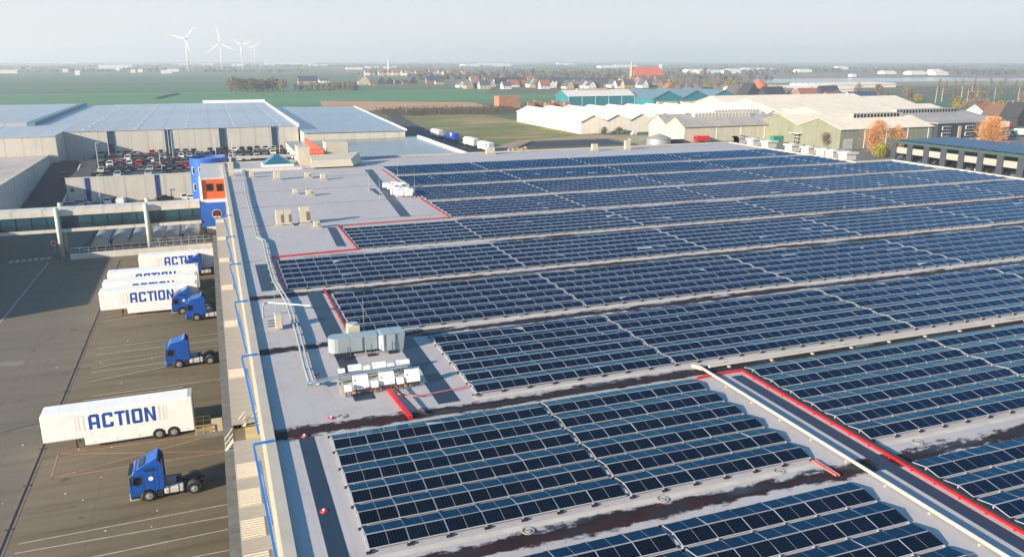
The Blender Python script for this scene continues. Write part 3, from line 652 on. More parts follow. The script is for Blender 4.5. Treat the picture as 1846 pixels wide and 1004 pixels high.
chiller((556,322), 1.2, 0.9, 'small cream box with round fan below the rooftop plant room'); chiller((583,325), 1.0, 1.0, 'small white box below the rooftop plant room', grille=False)
chiller((500,325), 1.3, 1.4, 'silver twin fan unit below the pyramid skylight', grille=False); chiller((418,318), 1.0, 2.6, 'white stack of vents behind the orange block', grille=False)
chiller((454,321), 0.9, 0.9, 'white framed vent box beside the grey roof pipes', grille=False)
chiller((1073,273), 1.6, 1.6, 'pair of cream vent boxes at the far parapet', grille=False); chiller((1132,271), 1.5, 2.2, 'single cream vent box at the far parapet', grille=False)
chiller((885,279), 2.2, 1.5, 'cream cooling unit at the far parapet before the parked lorries', grille=False)
# far group of white inverters
for i, (px, py) in enumerate([(697,342),(705,345),(712,340),(719,343),(726,341),(716,350),(724,353),(732,350),(740,353),(712,355),(721,357),(730,356),(738,357)]):
    c = P(px, py, ZR); MB().box(c.x-0.6,c.y,ZR+0.35,c.x+0.6,c.y+0.7,ZR+1.2).top('inverter_cabinet', WHITE, f'white inverter cabinet in the far rooftop group, {nth(i)} from its strip side', 'inverter', 'far group of white inverter cabinets', bevel=0.04)
# fire points: small red discs with a white cap
for i, (p, l) in enumerate([((549,786),'red drain cap on the dark strip beside the front array'),((584,921),'red drain cap further down the dark strip'),((597,754),'red drain cap on the stained gap before the inverters'),((571,675),'red drain cap beside the grey pipes')]):
    c = P(*p, ZR); t = thing('drain_cap', l, 'drain cap', c, 0, 'red drain caps on the roof')
    MB().cyl(c+Vector((0,0,0.01)), c+Vector((0,0,0.06)), 0.22, 0.2, 16).build('disc', REDTRAY, t); MB().cyl(c+Vector((0,0,0.06)), c+Vector((0,0,0.16)), 0.07, 0.04, 10).build('cap', WHITE, t)
for i, (p, l) in enumerate([((617,751),'white roof drain ring beside the red drain cap'),((573,619),'white roof drain ring at the end of the purple stain'),((858,713),'pale roof drain ring in the wet gap below the second array'),((952,957),'pale roof drain in the dark wet gap at the bottom'),
                            ((1195,900),'pale roof drain ring in the dark wet gap beyond the expansion joint'),((1405,850),'pale roof drain in the gap before the pink conduits'),((1654,797),'white roof drain hatch in the gap behind the red tray'),((935,570),'small roof drain in the gap behind the duct array'),((843,494),'small roof drain in the gap of the third array'),((1093,669),'small roof drain ring ahead of the white pipe elbow')]):
    c = P(*p, ZR); b = MB(); n = 18
    for i2 in range(n):
        a, a2 = 2*math.pi*i2/n, 2*math.pi*(i2+1)/n
        b.bar(c+Vector((0.30*math.cos(a),0.30*math.sin(a),0.03)), c+Vector((0.30*math.cos(a2),0.30*math.sin(a2),0.03)), 0.07, 0.045)
    b.cyl(c+Vector((0,0,0.004)), c+Vector((0,0,0.05)), 0.2, 0.16, 10); b.top('roof_drain', mat('drain_ring', (0.33,0.32,0.30), 0.6), l, 'roof drain', 'pale roof drains')
# pyramid skylight, plant room, roof kerbs at the far corner
c = P(501,299,ZR); t = thing('pyramid_skylight', 'blue glass pyramid skylight on the far roof corner', 'skylight', c); r = 3.1
MB().add([(c.x-r,c.y-1.5,ZR+0.5),(c.x+r,c.y-1.5,ZR+0.5),(c.x+r,c.y+4.5,ZR+0.5),(c.x-r,c.y+4.5,ZR+0.5),(c.x,c.y+1.5,ZR+2.6)], [(0,1,4),(1,2,4),(2,3,4),(3,0,4)]).build('glass', mat('skylight_glass', (0.03,0.13,0.20), 0.12, 0, 0.15), t)
MB().box(c.x-r-.2,c.y-1.7,ZR,c.x+r+.2,c.y+4.7,ZR+0.5).build('kerb', WHITE, t)
pr = thing('plant_room', 'cream rooftop plant housing with open railings and big sloped duct', 'plant room', P(575,300,ZR)); 
xa, ya = P(537,296,ZR).x, 186.0
MB().box(xa,ya,ZR,xa+2.6,ya+6,ZR+4.0).build('housing', MATS['cream_unit'], pr); MB().box(xa+6.5,ya+2,ZR,xa+11.5,ya+7,ZR+4.6).build('housing', MATS['cream_unit'], pr)
MB().hexa([(xa+1.5,ya-8,ZR+0.3),(xa+11,ya-8,ZR+0.3),(xa+14,ya-1,ZR+0.3),(xa+2.5,ya-1,ZR+0.3)],[(xa+2,ya-7.5,ZR+1.8),(xa+10.5,ya-7.5,ZR+1.8),(xa+13.5,ya-1,ZR+2.6),(xa+2.5,ya-1,ZR+2.2)]).build('sloped_duct', MATS['cream_unit'], pr)
b = MB()
for x in np.arange(xa+2.7, xa+6.5, 0.6): b.bar((x,ya,ZR+1.5),(x,ya,ZR+3.4),0.1)
b.bar((xa+2.7,ya,ZR+3.4),(xa+6.5,ya,ZR+3.4),0.12); b.bar((xa+2.7,ya,ZR+2.4),(xa+6.5,ya,ZR+2.4),0.1)
b.build('railing', DARK, pr)
b = MB()
for q in ([(415,285),(540,280)], [(415,308),(545,303)], [(415,285),(415,308)]):
    b.bar(P(*q[0],ZR+0.3), P(*q[1],ZR+0.3), 0.5, 0.6)
b.bar(P(600,283,ZR+0.3),P(612,287,ZR+0.3),0.6,0.6)
b.build('kerb', mat('roof_kerb', (0.58,0.55,0.50), 0.6, 0, 0.05), wh)
b = MB()
for y in (117.5, 133.5, 149.6, 165.6, 181.5): b.box(3.2, y, ZR+0.004, 32.5, y+0.12, ZR+0.05)
b.build('roof_seam', mat('seam_dark', (0.24,0.23,0.23), 0.6, 0, 0.3, 0.6), wh)

# ================================================================== TRAILERS AND TRACTOR UNITS
def rr(x0, z0, x1, z1): return [(x0,z0),(x1,z0),(x1,z1),(x0,z1)]
def letters():
    """six block letters, unit height 0..1, widths as on the trailer; list of polygons (x,z)"""
    L = []
    def A(x): L.extend([[(x,0),(x+.19,0),(x+.19,.80),(x+.30,1),(x+.14,1),(x,.84)], [(x+.19,.80),(x+.44,.80),(x+.44,1),(x+.30,1)], rr(x+.19,.30,x+.44,.48), [(x+.44,0),(x+.63,0),(x+.63,.92),(x+.55,1),(x+.44,1)]])
    def C(x): L.extend([[(x,.08),(x+.08,0),(x+.19,0),(x+.19,1),(x+.12,1),(x,.88)], rr(x+.19,0,x+.44,.19), rr(x+.19,.81,x+.44,1), [(x+.44,0),(x+.55,0),(x+.63,.08),(x+.63,.34),(x+.44,.34)], [(x+.44,.68),(x+.63,.68),(x+.63,.92),(x+.55,1),(x+.44,1)]])
    def T(x): L.extend([rr(x,.81,x+.60,1), rr(x+.205,0,x+.395,.81)])
    def I(x): L.append(rr(x,0,x+.19,1))
    def O(x): L.extend([[(x,.08),(x+.08,0),(x+.19,0),(x+.19,1),(x+.08,1),(x,.92)], rr(x+.19,0,x+.43,.19), rr(x+.19,.81,x+.43,1), [(x+.43,0),(x+.54,0),(x+.62,.08),(x+.62,.92),(x+.54,1),(x+.43,1)]])
    def N(x): L.extend([rr(x,0,x+.19,1), [(x+.19,1),(x+.19,.66),(x+.46,0),(x+.46,.34)], rr(x+.46,0,x+.65,1)])
    for f, x in ((A,0),(C,.775),(T,1.51),(I,2.15),(O,2.48),(N,3.23)): f(x)
    return L
def lettering(xo, zo, hgt, y):
    b = MB()
    for p in letters(): b.poly([(xo+px*hgt, y, zo+pz*hgt) for px, pz in p])
    return b
def wheel(root, x, y, r, wd, out, hub=True):
    o = MB().cyl((x,y,r),(x,y+wd,r),r,r,20).build('wheel', BLACK, root, bevel=0.03)
    yf = y-0.004 if out < 0 else y+wd+0.004; yb = y+0.12 if out < 0 else y+wd-0.12
    MB().cyl((x,yb,r),(x,yf,r),r*.56,r*.60,16).build('rim', RIM, o)
    MB().cyl((x,yf,r),(x,yf+0.05*out,r),r*.22,r*.18,12).build('hub', DARK if not hub else RIM, o)
    return o
def make_trailer(loc, label):
    t = thing('trailer', label, 'trailer', loc, 0, 'white box trailers parked at the docks'); X, Y, Z = loc
    MB().prism([(X,Z+1.2),(X+3.55,Z+1.2),(X+3.58,Z+.36),(X+13.6,Z+.36),(X+13.6,Z+4.0),(X+.12,Z+4.0),(X,Z+3.9)], Y, Y+2.5, 'y').build('body', TRAILERW, t, bevel=0.05)
    MB().box(X+13.2,Y+.1,Z+4.0,X+13.62,Y+2.4,Z+4.045).build('rear_gutter', GREYP, t)
    lettering(X+4.1, Z+2.0, 1.56, Y-0.006).build('lettering', LOGO, t)
    for x, wd in ((2.95,.06),(3.22,.10),(3.62,.16),(10.42,.16),(10.85,.10),(11.2,.05)): MB().poly([(X+x,Y-0.005,Z+1.95),(X+x+wd,Y-0.005,Z+1.95),(X+x+wd,Y-0.005,Z+3.6),(X+x,Y-0.005,Z+3.6)]).build('stripe', STRIPE, t)
    MB().box(X+9.7,Y+.25,Z+.55,X+12.3,Y+2.25,Z+.95).build('axle_frame', DARK, t)
    for x in (10.25, 11.62):
        wheel(t, X+x, Y-0.06, .5, .36, -1); wheel(t, X+x, Y+2.2, .5, .36, 1)
        for sd, yy in ((-1, Y-0.012), (1, Y+2.512)):   # dark wheel opening
            MB().cyl((X+x,yy-0.008,Z+.5),(X+x,yy+0.008,Z+.5),.60,.60,20).build('wheel_arch', BLACK, t)
    MB().box(X+.02,Y-.004,Z+1.2,X+3.5,Y+.004,Z+1.28).build('side_rail', GREYP, t); MB().box(X+3.62,Y-.004,Z+.37,X+9.6,Y+.004,Z+.46).build('skirt_edge', GREYP, t)
    for x in (4.4, 6.4, 8.4, 12.9): MB().box(X+x,Y-.012,Z+.62,X+x+.13,Y-.004,Z+.69).build('marker_lamp', mat('amber_lamp', (0.7,0.3,0.03), .3), t)
    MB().box(X+13.56,Y+.02,Z+.5,X+13.64,Y+2.48,Z+3.98).build('rear_door', mat('rear_door_grey', (0.42,0.45,0.47), .5, 0, .06, .8), t)
    l = MB()
    for yy in (Y+.5, Y+2.0): l.box(X+2.7,yy,Z,X+2.82,yy+.12,Z+1.2)
    l.build('landing_leg', DARK, t)
    return t
TRX = PY(78.8, 800, 81).x
def ytop(px, py): return P(px, py, 4.0)
for p, lab in [((70,752),'white box trailer with blue lettering standing alone in front of the yellow platform'),
               ((177.2,527.8),'white box trailer nearest in the row of three with its whole lettering showing'),
               ((183.8,511.2),'white box trailer in the middle of the row of three'),
               ((192.6,493.6),'white box trailer last in the row of three'),
               ((248.7,463),'white box trailer backed up by the ramp wall with a blue cab before its lettering')]:
    q = ytop(*p); make_trailer((q.x, q.y, 0), lab)

def make_tractor(loc, label, style=0):
    """front axle at local origin, nose towards -X, near side towards -Y"""
    t = thing('lorry_tractor', label, 'lorry', loc, 0, 'blue lorry tractors parked at the docks'); X, Y, Z = loc
    def pr(pts): return [(X+a, Z+c) for a, c in pts]
    arch = [(0.66*math.cos(a), 0.5+0.66*math.sin(a)) for a in [math.pi*i/8 for i in range(0, 9)]]
    prof = [(-1.42,.42),(-1.46,1.0),(-1.40,1.75),(-1.16,2.72),(-.95,2.98),(.92,3.05),(.92,.95),(.68,.95)]+[(a, c) for a, c in arch]+[(-.68,.42)]
    MB().prism(pr(prof), Y+.02, Y+2.48, 'y').build('cab', TRUCKB, t, bevel=0.07, seg=3)
    if style == 0: fp = [(-.80,2.99),(-.3,3.30),(.35,3.62),(.98,3.95),(.94,3.04)]
    else: fp = [(-.92,2.98),(-.72,3.22),(.2,3.42),(.62,3.55),(.95,3.85),(.94,3.04)]
    b = MB(); n = len(fp)
    b.prism(pr(fp), Y+.18, Y+2.32, 'y'); b.build('roof_fairing', TRUCKB, t, bevel=0.06)
    b = MB()
    for yy in (Y+.03, Y+2.39): b.prism(pr([(.93,.9),(1.30,1.0),(1.30,3.3),(1.0,3.7),(.93,3.7)]), yy, yy+.08, 'y')
    b.build('side_deflector', TRUCKB, t)
    MB().box(X+.925,Y+.14,Z+.95,X+.97,Y+2.36,Z+3.6).build('rear_wall', DARK, t)
    for yy in (Y+.006, Y+2.494): MB().poly([(X-1.18,yy,Z+1.78),(X-.42,yy,Z+1.74),(X-.42,yy,Z+2.48),(X-1.0,yy,Z+2.48)]).build('side_window', GLASSD, t)
    MB().poly([(X-1.425,Y+.15,Z+1.78),(X-1.425,Y+2.35,Z+1.78),(X-1.195,Y+2.3,Z+2.68),(X-1.195,Y+.2,Z+2.68)]).build('windscreen', GLASSD, t)
    MB().bar((X-1.30,Y+.2,Z+2.72),(X-1.30,Y+2.3,Z+2.72),.26,.08).build('sun_visor', DARK if style == 0 else TRUCKB, t)
    MB().box(X-.72,Y+.7,Z+3.02,X+.0,Y+1.8,Z+3.06).build('roof_hatch', GLASSD, t) if style else MB().hexa([(X-.62,Y+.5,Z+3.13),(X-.1,Y+.5,Z+3.41),(X-.1,Y+2.0,Z+3.41),(X-.62,Y+2.0,Z+3.13)],[(X-.62,Y+.5,Z+3.18),(X-.1,Y+.5,Z+3.46),(X-.1,Y+2.0,Z+3.46),(X-.62,Y+2.0,Z+3.18)]).build('roof_hatch', GLASSD, t)
    if style == 0:
        MB().box(X-.1,Y+.0,Z+2.86,X+.75,Y+.04,Z+3.05).build('locker_lid', DARK, t)
        MB().cyl((X+.32,Y+.022,Z+2.15),(X+.32,Y+.005,Z+2.15),.20,.20,20).build('door_badge', WHITE, t)
    for yy in (Y-.18, Y+2.60):
        m = MB().box(X-1.32,yy,Z+1.75,X-1.18,yy+.1,Z+2.55); m.bar((X-1.22,yy+.05,Z+2.5),(X-1.12,Y+.1 if yy < Y else Y+2.4,Z+2.6),.05); m.build('mirror', BLACK, t)
    for yy in (Y+.1, Y+1.95): MB().box(X-1.49,yy,Z+.72,X-1.40,yy+.45,Z+.95).build('headlamp', WHITE, t)
    MB().box(X-1.50,Y+.04,Z+.28,X-.72,Y+2.46,Z+.55).build('bumper', GREYP if style == 0 else TRUCKB, t, bevel=0.04)
    MB().box(X-1.475,Y+.45,Z+.8,X-1.42,Y+2.05,Z+1.55).build('grille', DARK, t)
    for zz in (1.0, 1.16, 1.32): MB().box(X-1.495,Y+.5,Z+zz,X-1.47,Y+2.0,Z+zz+.05).build('grille_bar', RIM, t)
    d = MB()
    for x0_, z0_, x1_, z1_ in ((-1.27,.98,-1.25,1.7),(-.28,.98,-.26,2.62),(-1.25,.98,-.28,1.0),(.52,1.0,.54,2.95)): d.box(X+x0_,Y+.008,Z+z0_,X+x1_,Y+.018,Z+z1_)
    stuff(d.build('door_gap', DARK, t)); MB().box(X-.45,Y-.01,Z+1.5,X-.3,Y+.016,Z+1.56).build('door_handle', BLACK, t)
    MB().box(X-1.35,Y+.012,Z+.44,X-.72,Y+.1,Z+.72).build('sill', DARK, t)
    for yy in (Y+.55, Y+1.15, Y+1.75): MB().box(X-.98,yy,Z+2.99,X-.9,yy+.16,Z+3.05).build('marker_lamp', mat('amber_lamp', (0.7,0.3,0.03), .3), t)
    MB().cyl((X+1.12,Y+1.95,Z+.95),(X+1.12,Y+1.95,Z+2.9),.09,n=10).build('exhaust', STEEL, t)
    c = MB()
    for yy in (Y+.75, Y+1.55): c.box(X+.6,yy,Z+.62,X+4.55,yy+.16,Z+.92)
    for x in (1.4, 2.5, 4.3): c.box(X+x,Y+.78,Z+.66,X+x+.12,Y+1.7,Z+.88)
    c.build('chassis', DARK, t)
    MB().box(X+1.0,Y+.55,Z+.93,X+2.2,Y+1.9,Z+1.12).build('catwalk', mat('checker_plate', (0.16,0.17,0.17), 0.5, 0.3, 0.2, 6), t)
    MB().cyl((X+3.55,Y+1.25,Z+1.03),(X+3.55,Y+1.25,Z+1.12),.55,.55,20).build('fifth_wheel', BLACK, t)
    tk = MB().box(X+1.25,Y+.02,Z+.42,X+2.85,Y+.66,Z+1.0).build('fuel_tank', mat('tank_alu', (0.74,0.70,0.66), 0.3, 0.3, 0.05, 2), t, bevel=0.12, seg=3)
    b = MB()
    for x in (1.62, 2.4): b.box(X+x,Y+.0,Z+.41,X+x+.05,Y+.67,Z+1.02)
    b.build('tank_strap', DARK, tk)
    MB().box(X+1.25,Y+1.86,Z+.42,X+2.6,Y+2.48,Z+1.0).build('battery_box', DARK, t, bevel=0.04)
    MB().box(X+.72,Y+.05,Z+.35,X+1.15,Y+.4,Z+.85).build('step', DARK, t)
    wheel(t, X, Y+.02, .5, .32, -1); wheel(t, X, Y+2.16, .5, .32, 1); wheel(t, X+3.65, Y+.02, .5, .6, -1); wheel(t, X+3.65, Y+1.88, .5, .6, 1)
    for yy in (Y+.0, Y+1.86):
        a = [math.pi*i/8 for i in range(9)]
        pf = [(3.65+.62*math.cos(q), .5+.60*math.sin(q)) for q in a]+[(3.65+.57*math.cos(q), .5+.55*math.sin(q)) for q in a[::-1]]
        MB().prism(pr(pf), yy, yy+.64, 'y').build('mudguard', mat('mudguard_grey', (0.06,0.063,0.066), 0.5, 0, 0.1, 3), t)
    for yy in (Y+.3, Y+1.95): MB().box(X+4.5,yy,Z+.65,X+4.58,yy+.3,Z+.8).build('tail_lamp', REDTRAY, t)
    return t
for p, lab, st in [((270,903.5),'blue lorry tractor with white door badge standing alone on the yard before the trailer',0),
                   ((323.5,663.5),'blue lorry tractor with rounded roof standing alone among empty parking lines',1),
                   ((355.5,578.5),'blue lorry tractor nearest of the pair parked against the trailers',1),
                   ((330,566.5),'blue lorry tractor with white door badge behind its twin at the trailers',0)]:
    q = P(*p, 0); make_tractor((q.x, q.y, 0), lab, st)
q = P(350, 458, 3.8); make_tractor((q.x-.3, q.y-1.2, 0), 'blue lorry tractor of which only the roof shows between the white trailers', 0)

# ------------------------------------------------------------------ dock platform, stairs, railing and ramp wall
q = P(360, 777, 0); pf = thing('dock_platform', 'low dock platform with yellow rails and yellow box behind the lone trailer', 'platform', (-3.2, 80.8, 0))
MB().box(-4.2,80.0,0.0,-1.5,82.6,0.42).build('base', mat('platform_deck', (0.20,0.19,0.17), 0.8, 0, 0.2, 1.5), pf)
MB().box(-2.6,80.3,0.42,-1.55,81.5,1.35).build('control_box', mat('pale_yellow', (0.62,0.50,0.30), 0.5, 0, 0.1), pf)
for yy in (80.1, 82.4):
    b = MB()
    for zz in (0.9, 1.35): b.bar((-4.1,yy,zz),(-2.7,yy,zz),0.06)
    for x in (-4.1,-3.4,-2.75): b.bar((x,yy,0.42),(x,yy,1.37),0.06)
    b.build('handrail', YELLOW, pf)
st = thing('staircase', 'cream metal staircase with white handrails climbing beside the dock canopy', 'staircase', (0, 74, 0))
b = MB(); n = 9; e0, e1 = P(419,808,5.6), P(455,758,8.5)
for i in range(n):
    c = e0+(e1-e0)*(i/(n-1)); b.box(c.x-.5,c.y-.18,c.z-.04,c.x+.5,c.y+.18,c.z)
b.build('tread', CREAM, st); MB().box(-0.38,YG0+.02,7.75,1.6,YG1-.02,8.0).build('landing', mat('landing_tan', (0.50,0.40,0.22), .8, 0, .15, 1), st)
for dx in (-.52, .52):
    b = MB(); b.bar(e0+Vector((dx,0,-.1)), e1+Vector((dx,0,-.1)), 0.06, 0.22)
    for hz in (0.45, 0.95): b.bar(e0+Vector((dx,0,hz)), e1+Vector((dx,0,hz)), 0.07)
    for i in range(6):
        c = e0+(e1-e0)*(i/5); b.bar(c+Vector((dx,0,0)), c+Vector((dx,0,1.0)), 0.05)
    b.build('handrail', mat('cream_rail', (0.44,0.40,0.33), 0.5), st)
rw = thing('ramp_wall', 'long white ramp wall with steel railing on top below the footbridge', 'wall', (-14, 169.5, 0))
MB().hexa([(-27.2,168.6,0),(-1.6,168.6,0),(-1.6,169.1,0),(-27.2,169.1,0)],[(-27.2,168.6,1.1),(-1.6,168.6,1.25),(-1.6,169.1,1.25),(-27.2,169.1,1.1)]).build('wall', mat('ramp_white', (0.58,0.55,0.50), 0.75, 0, 0.12, 0.8), rw)
MB().poly([(-27.0,169.12,0.012),(-1.6,169.12,0.012),(-1.6,200,0.012),(-26.0,200,0.012)]).build('apron', mat('apron_dark', (0.05,0.05,0.05), 0.8, 0, 0.2, 0.5), rw)
b = MB()
for x in np.arange(-27, -1.5, 1.5): z = 1.1+(x+27.2)/25.6*.15; b.bar((x,168.9,z),(x,168.9,z+1.05),0.06)
for hz in (0.5, 1.05): b.bar((-27,168.9,1.1+hz),(-1.6,168.9,1.25+hz),0.06)
b.build('railing', STEEL, rw)
b = MB()
for x in np.arange(-13, -2, 1.4):
    b.bar((x,170.2,0.02),(x,170.2,2.6),0.08)
    for z in (1.2,1.9,2.6): b.bar((x,170.2,z),(x+1.4,170.2,z),0.07)
    b.bar((x,170.2,1.2),(x+1.4,170.2,2.6),0.05); b.bar((x,172,0.02),(x,172,2.5),0.08)
b.top('trolley_rack', STEEL, 'row of grey metal frames standing behind the ramp railing', 'rack')
# half-round tarpaulin tunnels
tm = mat('tunnel_sheet', (0.17,0.18,0.20), 0.5, 0, 0.06, 0.6); tw = mat('tunnel_end', (0.74,0.71,0.64), 0.6, 0, 0.04, 0.5)
for i, (px, rad, dy, lit) in enumerate([(180,1.75,0,1),(204,1.2,0.8,0),(217,1.75,0,1),(249,1.75,0,1),(271,1.2,0.8,0),(286,1.75,0,1),(309,1.75,0,1),(329,1.2,0.8,0),(345,1.75,0,1)]):
    c = PY(px, 428, 179); t = thing('storage_tunnel', f'{"wide" if lit else "narrow"} half round storage tunnel, {nth(i)} along the row under the footbridge', 'tunnel', (c.x, 179+dy, 0.02), 0, 'half round storage tunnels under the footbridge')
    a = [math.pi*k/14 for k in range(15)]; z0 = 0.16
    MB().prism([(c.x+rad*math.cos(q), z0+rad*math.sin(q)) for q in a], 179.1+dy, 197, 'y').build('cover', tm, t, smooth=False)
    MB().prism([(c.x+(rad-.02)*math.cos(q), z0+(rad-.02)*math.sin(q)) for q in a], 179.0+dy, 179.09+dy, 'y').build('end_panel', tw if lit else BLUE, t)
    MB().box(c.x-rad,179.2+dy,0.02,c.x+rad,196.5,z0).build('base', mat('tunnel_base', (0.02,0.035,0.10), 0.7), t)
    rb = MB()
    for yy in np.arange(182, 197, 3.0):
        rb.prism([(c.x+(rad+.05)*math.cos(q), z0+(rad+.05)*math.sin(q)) for q in a]+[(c.x+rad*math.cos(q), z0+rad*math.sin(q)) for q in a[::-1]], yy, yy+.12, 'y')
    rb.build('hoop', STEEL, t)

# ------------------------------------------------------------------ footbridge
fb = thing('footbridge', 'glazed white footbridge on round columns leading to the blue cube', 'bridge', (-22, 173, 0))
bw = mat('bridge_white', (0.64,0.60,0.53), 0.5, 0, 0.05, 0.4); X0, X1 = -62, -3.25
MB().box(X0,171,8.15,X1,175,9.35).build('roof_beam', bw, fb); MB().box(X0,170.8,5.05,X1,175.2,5.65).build('floor_beam', bw, fb)
MB().box(X0,171.15,5.66,X1,171.2,8.14).build('glazing', GLASSB, fb); MB().box(X0,174.8,5.66,X1,174.85,8.14).build('glazing', GLASSB, fb)
b = MB()
for x in np.arange(X0, X1, 2.6): b.box(x,171.08,5.66,x+.09,171.14,8.14)
b.box(X0,171.06,6.55,X1,171.10,6.65); b.box(X0,171.02,6.05,X1,171.05,6.10)
for x in np.arange(X0, X1, .65): b.box(x,171.03,5.66,x+.04,171.055,6.55)
b.build('mullion', DARK, fb)
for x in (-28.8, -13.2):
    for yy in (170.5, 175.6): MB().cyl((x,yy,0),(x,yy,9.75 if yy < 172 else 10.0),.42,.42,16).build('column', mat('column_paint', (0.50,0.54,0.48), 0.5, 0, 0.06, 0.5), fb, smooth=True)

# ------------------------------------------------------------------ stair tower of blue cube, orange block and blue drum
tw_ = thing('entrance_tower', 'bright blue drum, orange block and blue cube with a porthole joined at the bridge end', 'tower', (-1, 176, 0))
MB().box(-3.2,171,4.2,1.7,178,8.9).build('blue_cube', BLUE, tw_)
pc = PY(391,386,170.98); ph = MB().cyl((pc.x,170.99,pc.z),(pc.x,170.90,pc.z),.98,.98,28).build('porthole', mat('porthole_frame', (0.55,0.55,0.55), 0.4), tw_)
MB().cyl((pc.x,170.905,pc.z),(pc.x,170.885,pc.z),.86,.86,28).build('pane', GLASSD, ph)
b = MB().box(pc.x-.8,170.86,pc.z-.06,pc.x+.8,170.882,pc.z+.06).box(pc.x-.06,170.855,pc.z-.82,pc.x+.06,170.878,pc.z+.82).box(pc.x-.6,170.865,pc.z+.25,pc.x+.6,170.884,pc.z+.4); b.build('glazing_bar', mat('dull_red', (0.22,0.02,0.02), 0.5), ph)
MB().box(pc.x-.6,170.87,pc.z-.62,pc.x+.55,170.883,pc.z-.42).build('sill', WHITE, ph)
MB().box(-3.0,172.6,8.9,2.1,174.2,9.35).build('white_band', WHITE, tw_)
MB().box(-2.55,174.0,9.35,2.1,185,13.35).build('orange_block', ORANGE, tw_)
MB().box(-2.75,173.9,13.36,2.2,185.2,13.75).build('white_roof', mat('tower_roof', (0.52,0.49,0.46), 0.6, 0, 0.06), tw_)
MB().box(-3.05,173.7,9.0,-2.56,181,13.35).build('white_fin', WHITE, tw_); MB().box(2.11,173.7,4.2,2.35,174.4,13.35).build('white_fin', WHITE, tw_)
for px, py in ((378,338),(396,338)):
    c = PY(px, py, 173.97); f = MB().box(c.x-.62,173.93,c.z-.75,c.x+.62,173.99,c.z+.75).build('window', DARK, tw_); MB().box(c.x-.5,173.9,c.z-.62,c.x+.5,173.925,c.z+.62).build('pane', GLASSD, f)
dx0, dx1 = PY(340,288,200).x, PY(408,288,200).x; dr_ = (dx1-dx0)/2; dcx = (dx0+dx1)/2; dzt = PY(374,283,200+dr_).z
MB().cyl((dcx,200+dr_,0),(dcx,200+dr_,dzt),dr_,dr_,44,cap=False).build('blue_drum', BLUE, tw_, smooth=True)
MB().cyl((dcx,200+dr_,dzt-.75),(dcx,200+dr_,dzt-.6),dr_-.05,dr_-.05,44).build('drum_roof', mat('drum_deck', (0.20,0.24,0.30), 0.6, 0, 0.1), tw_)
MB().box(-2.75,185.21,13.3,2.3,200.5,13.62).build('rear_roof', MATS['tower_roof'], tw_); MB().box(-2.55,185.01,0,2.1,199,13.29).build('rear_block', WHITE, tw_)
for px, py in ((349,308),(361,308),(352,338)):
    y_ = 200+dr_-(max(.05, dr_**2-(PY(px,py,201).x-dcx)**2))**.5; c = PY(px, py, y_-.05); f = MB().box(c.x-.36,y_-.12,c.z-.85,c.x+.36,y_+.5,c.z+.85).build('window', WHITE, tw_); MB().box(c.x-.22,y_-.15,c.z-.7,c.x+.22,y_-.125,c.z+.7).build('pane', GLASSD, f)

# ------------------------------------------------------------------ parking deck, ramp, halls behind
ZD = 6.2
dk2 = thing('parking_deck', 'raised parking deck with pale panel walls and blue bays full of cars', 'parking deck', (-2, 268, 0))
wallm = mat('pale_panel', (0.56,0.53,0.47), 0.6, 0, 0.04, 0.3)
MB().box(-36.8,238,0,46,299.5,ZD).build('deck', mat('deck_asphalt', (0.06,0.058,0.06), 0.85, 0, 0.2, 0.3), dk2)
b = MB(); b.box(-36.9,237.8,0,46,237.98,ZD+0.55); b.build('panel_wall', wallm, dk2); MB().box(-37.0,237.7,ZD+.56,46,238.05,ZD+.68).build('coping', WHITE, dk2)
for x in (-32.4, -15.3, 2): 
    MB().box(x,237.72,0,x+1.15,237.79,ZD+.5).build('blue_bay', mat('bay_blue', (0.012,0.035,0.20), 0.5, 0, 0.1), dk2)
MB().box(-36.0,237.74,3.2,-35.2,237.79,4.0).build('window', GLASSD, dk2)
MB().hexa([(-46.5,226,0),(-37,226,0),(-37,288,0),(-46.5,288,0)],[(-46.5,226,0.02),(-37,226,0.02),(-37,286,ZD),(-46.5,286,ZD)]).build('ramp', ASPH, dk2)
MB().hexa([(-37.4,226,0),(-37.05,226,0),(-37.05,286,0),(-37.4,286,0)],[(-37.4,226,0.8),(-37.05,226,0.8),(-37.05,270,ZD+.6),(-37.4,270,ZD+.6)]).build('ramp_wall', wallm, dk2)
hallm = mat('hall_roof', (0.42,0.44,0.47), 0.38, 0, 0.10, 0.02, spec=0.7)
hl = thing('distribution_hall', 'vast low hall with pale blue grey roof and pale panel facade with dark bays', 'hall', (-20, 385, 0))
MB().box(-45.0,300,0,30,468,14.0).build('body', wallm, hl)
b = MB()
for i in range(5):
    xa_ = -45+15*i; b.hexa([(xa_,299.8,14.01),(xa_+15,299.8,14.01),(xa_+15,468,14.01),(xa_,468,14.01)],[(xa_,299.8,14.2),(xa_+15,299.8,14.2),(xa_+15,468,14.5),(xa_,468,14.5)])
b.build('roof', hallm, hl)
b = MB()
for i in range(9):
    for j in range(11): 
        if i % 2: continue
        x = -40+16*i/2; b.box(x, 304+15*j, 14.22, x+.8, 305.2+15*j, 14.55)
stuff(b.build('roof_vent', mat('vent_pale', (0.5,0.54,0.58), 0.4), hl))
MB().box(29.5,299.5,13.7,30.4,468,14.9).build('white_edge', WHITE, hl); MB().box(-2,467.8,14.0,30,468.6,15.9).build('white_edge', WHITE, hl)
for x in (-32.3, -14.5, 3.0, 20.6): MB().box(x,299.75,0,x+1.9,299.98,14.0).build('dark_bay', mat('bay_dark', (0.012,0.06,0.12), 0.4, 0, 0.2), hl)
wg = thing('side_wing', 'tall blue shaded side wing of the hall along the ramp', 'hall', (-70, 250, 0))
MB().box(-120,284,0,-45.02,470,14.0).build('body', wallm, wg); MB().box(-120,283.8,14.01,-45.02,470,14.25).build('roof', hallm, wg)
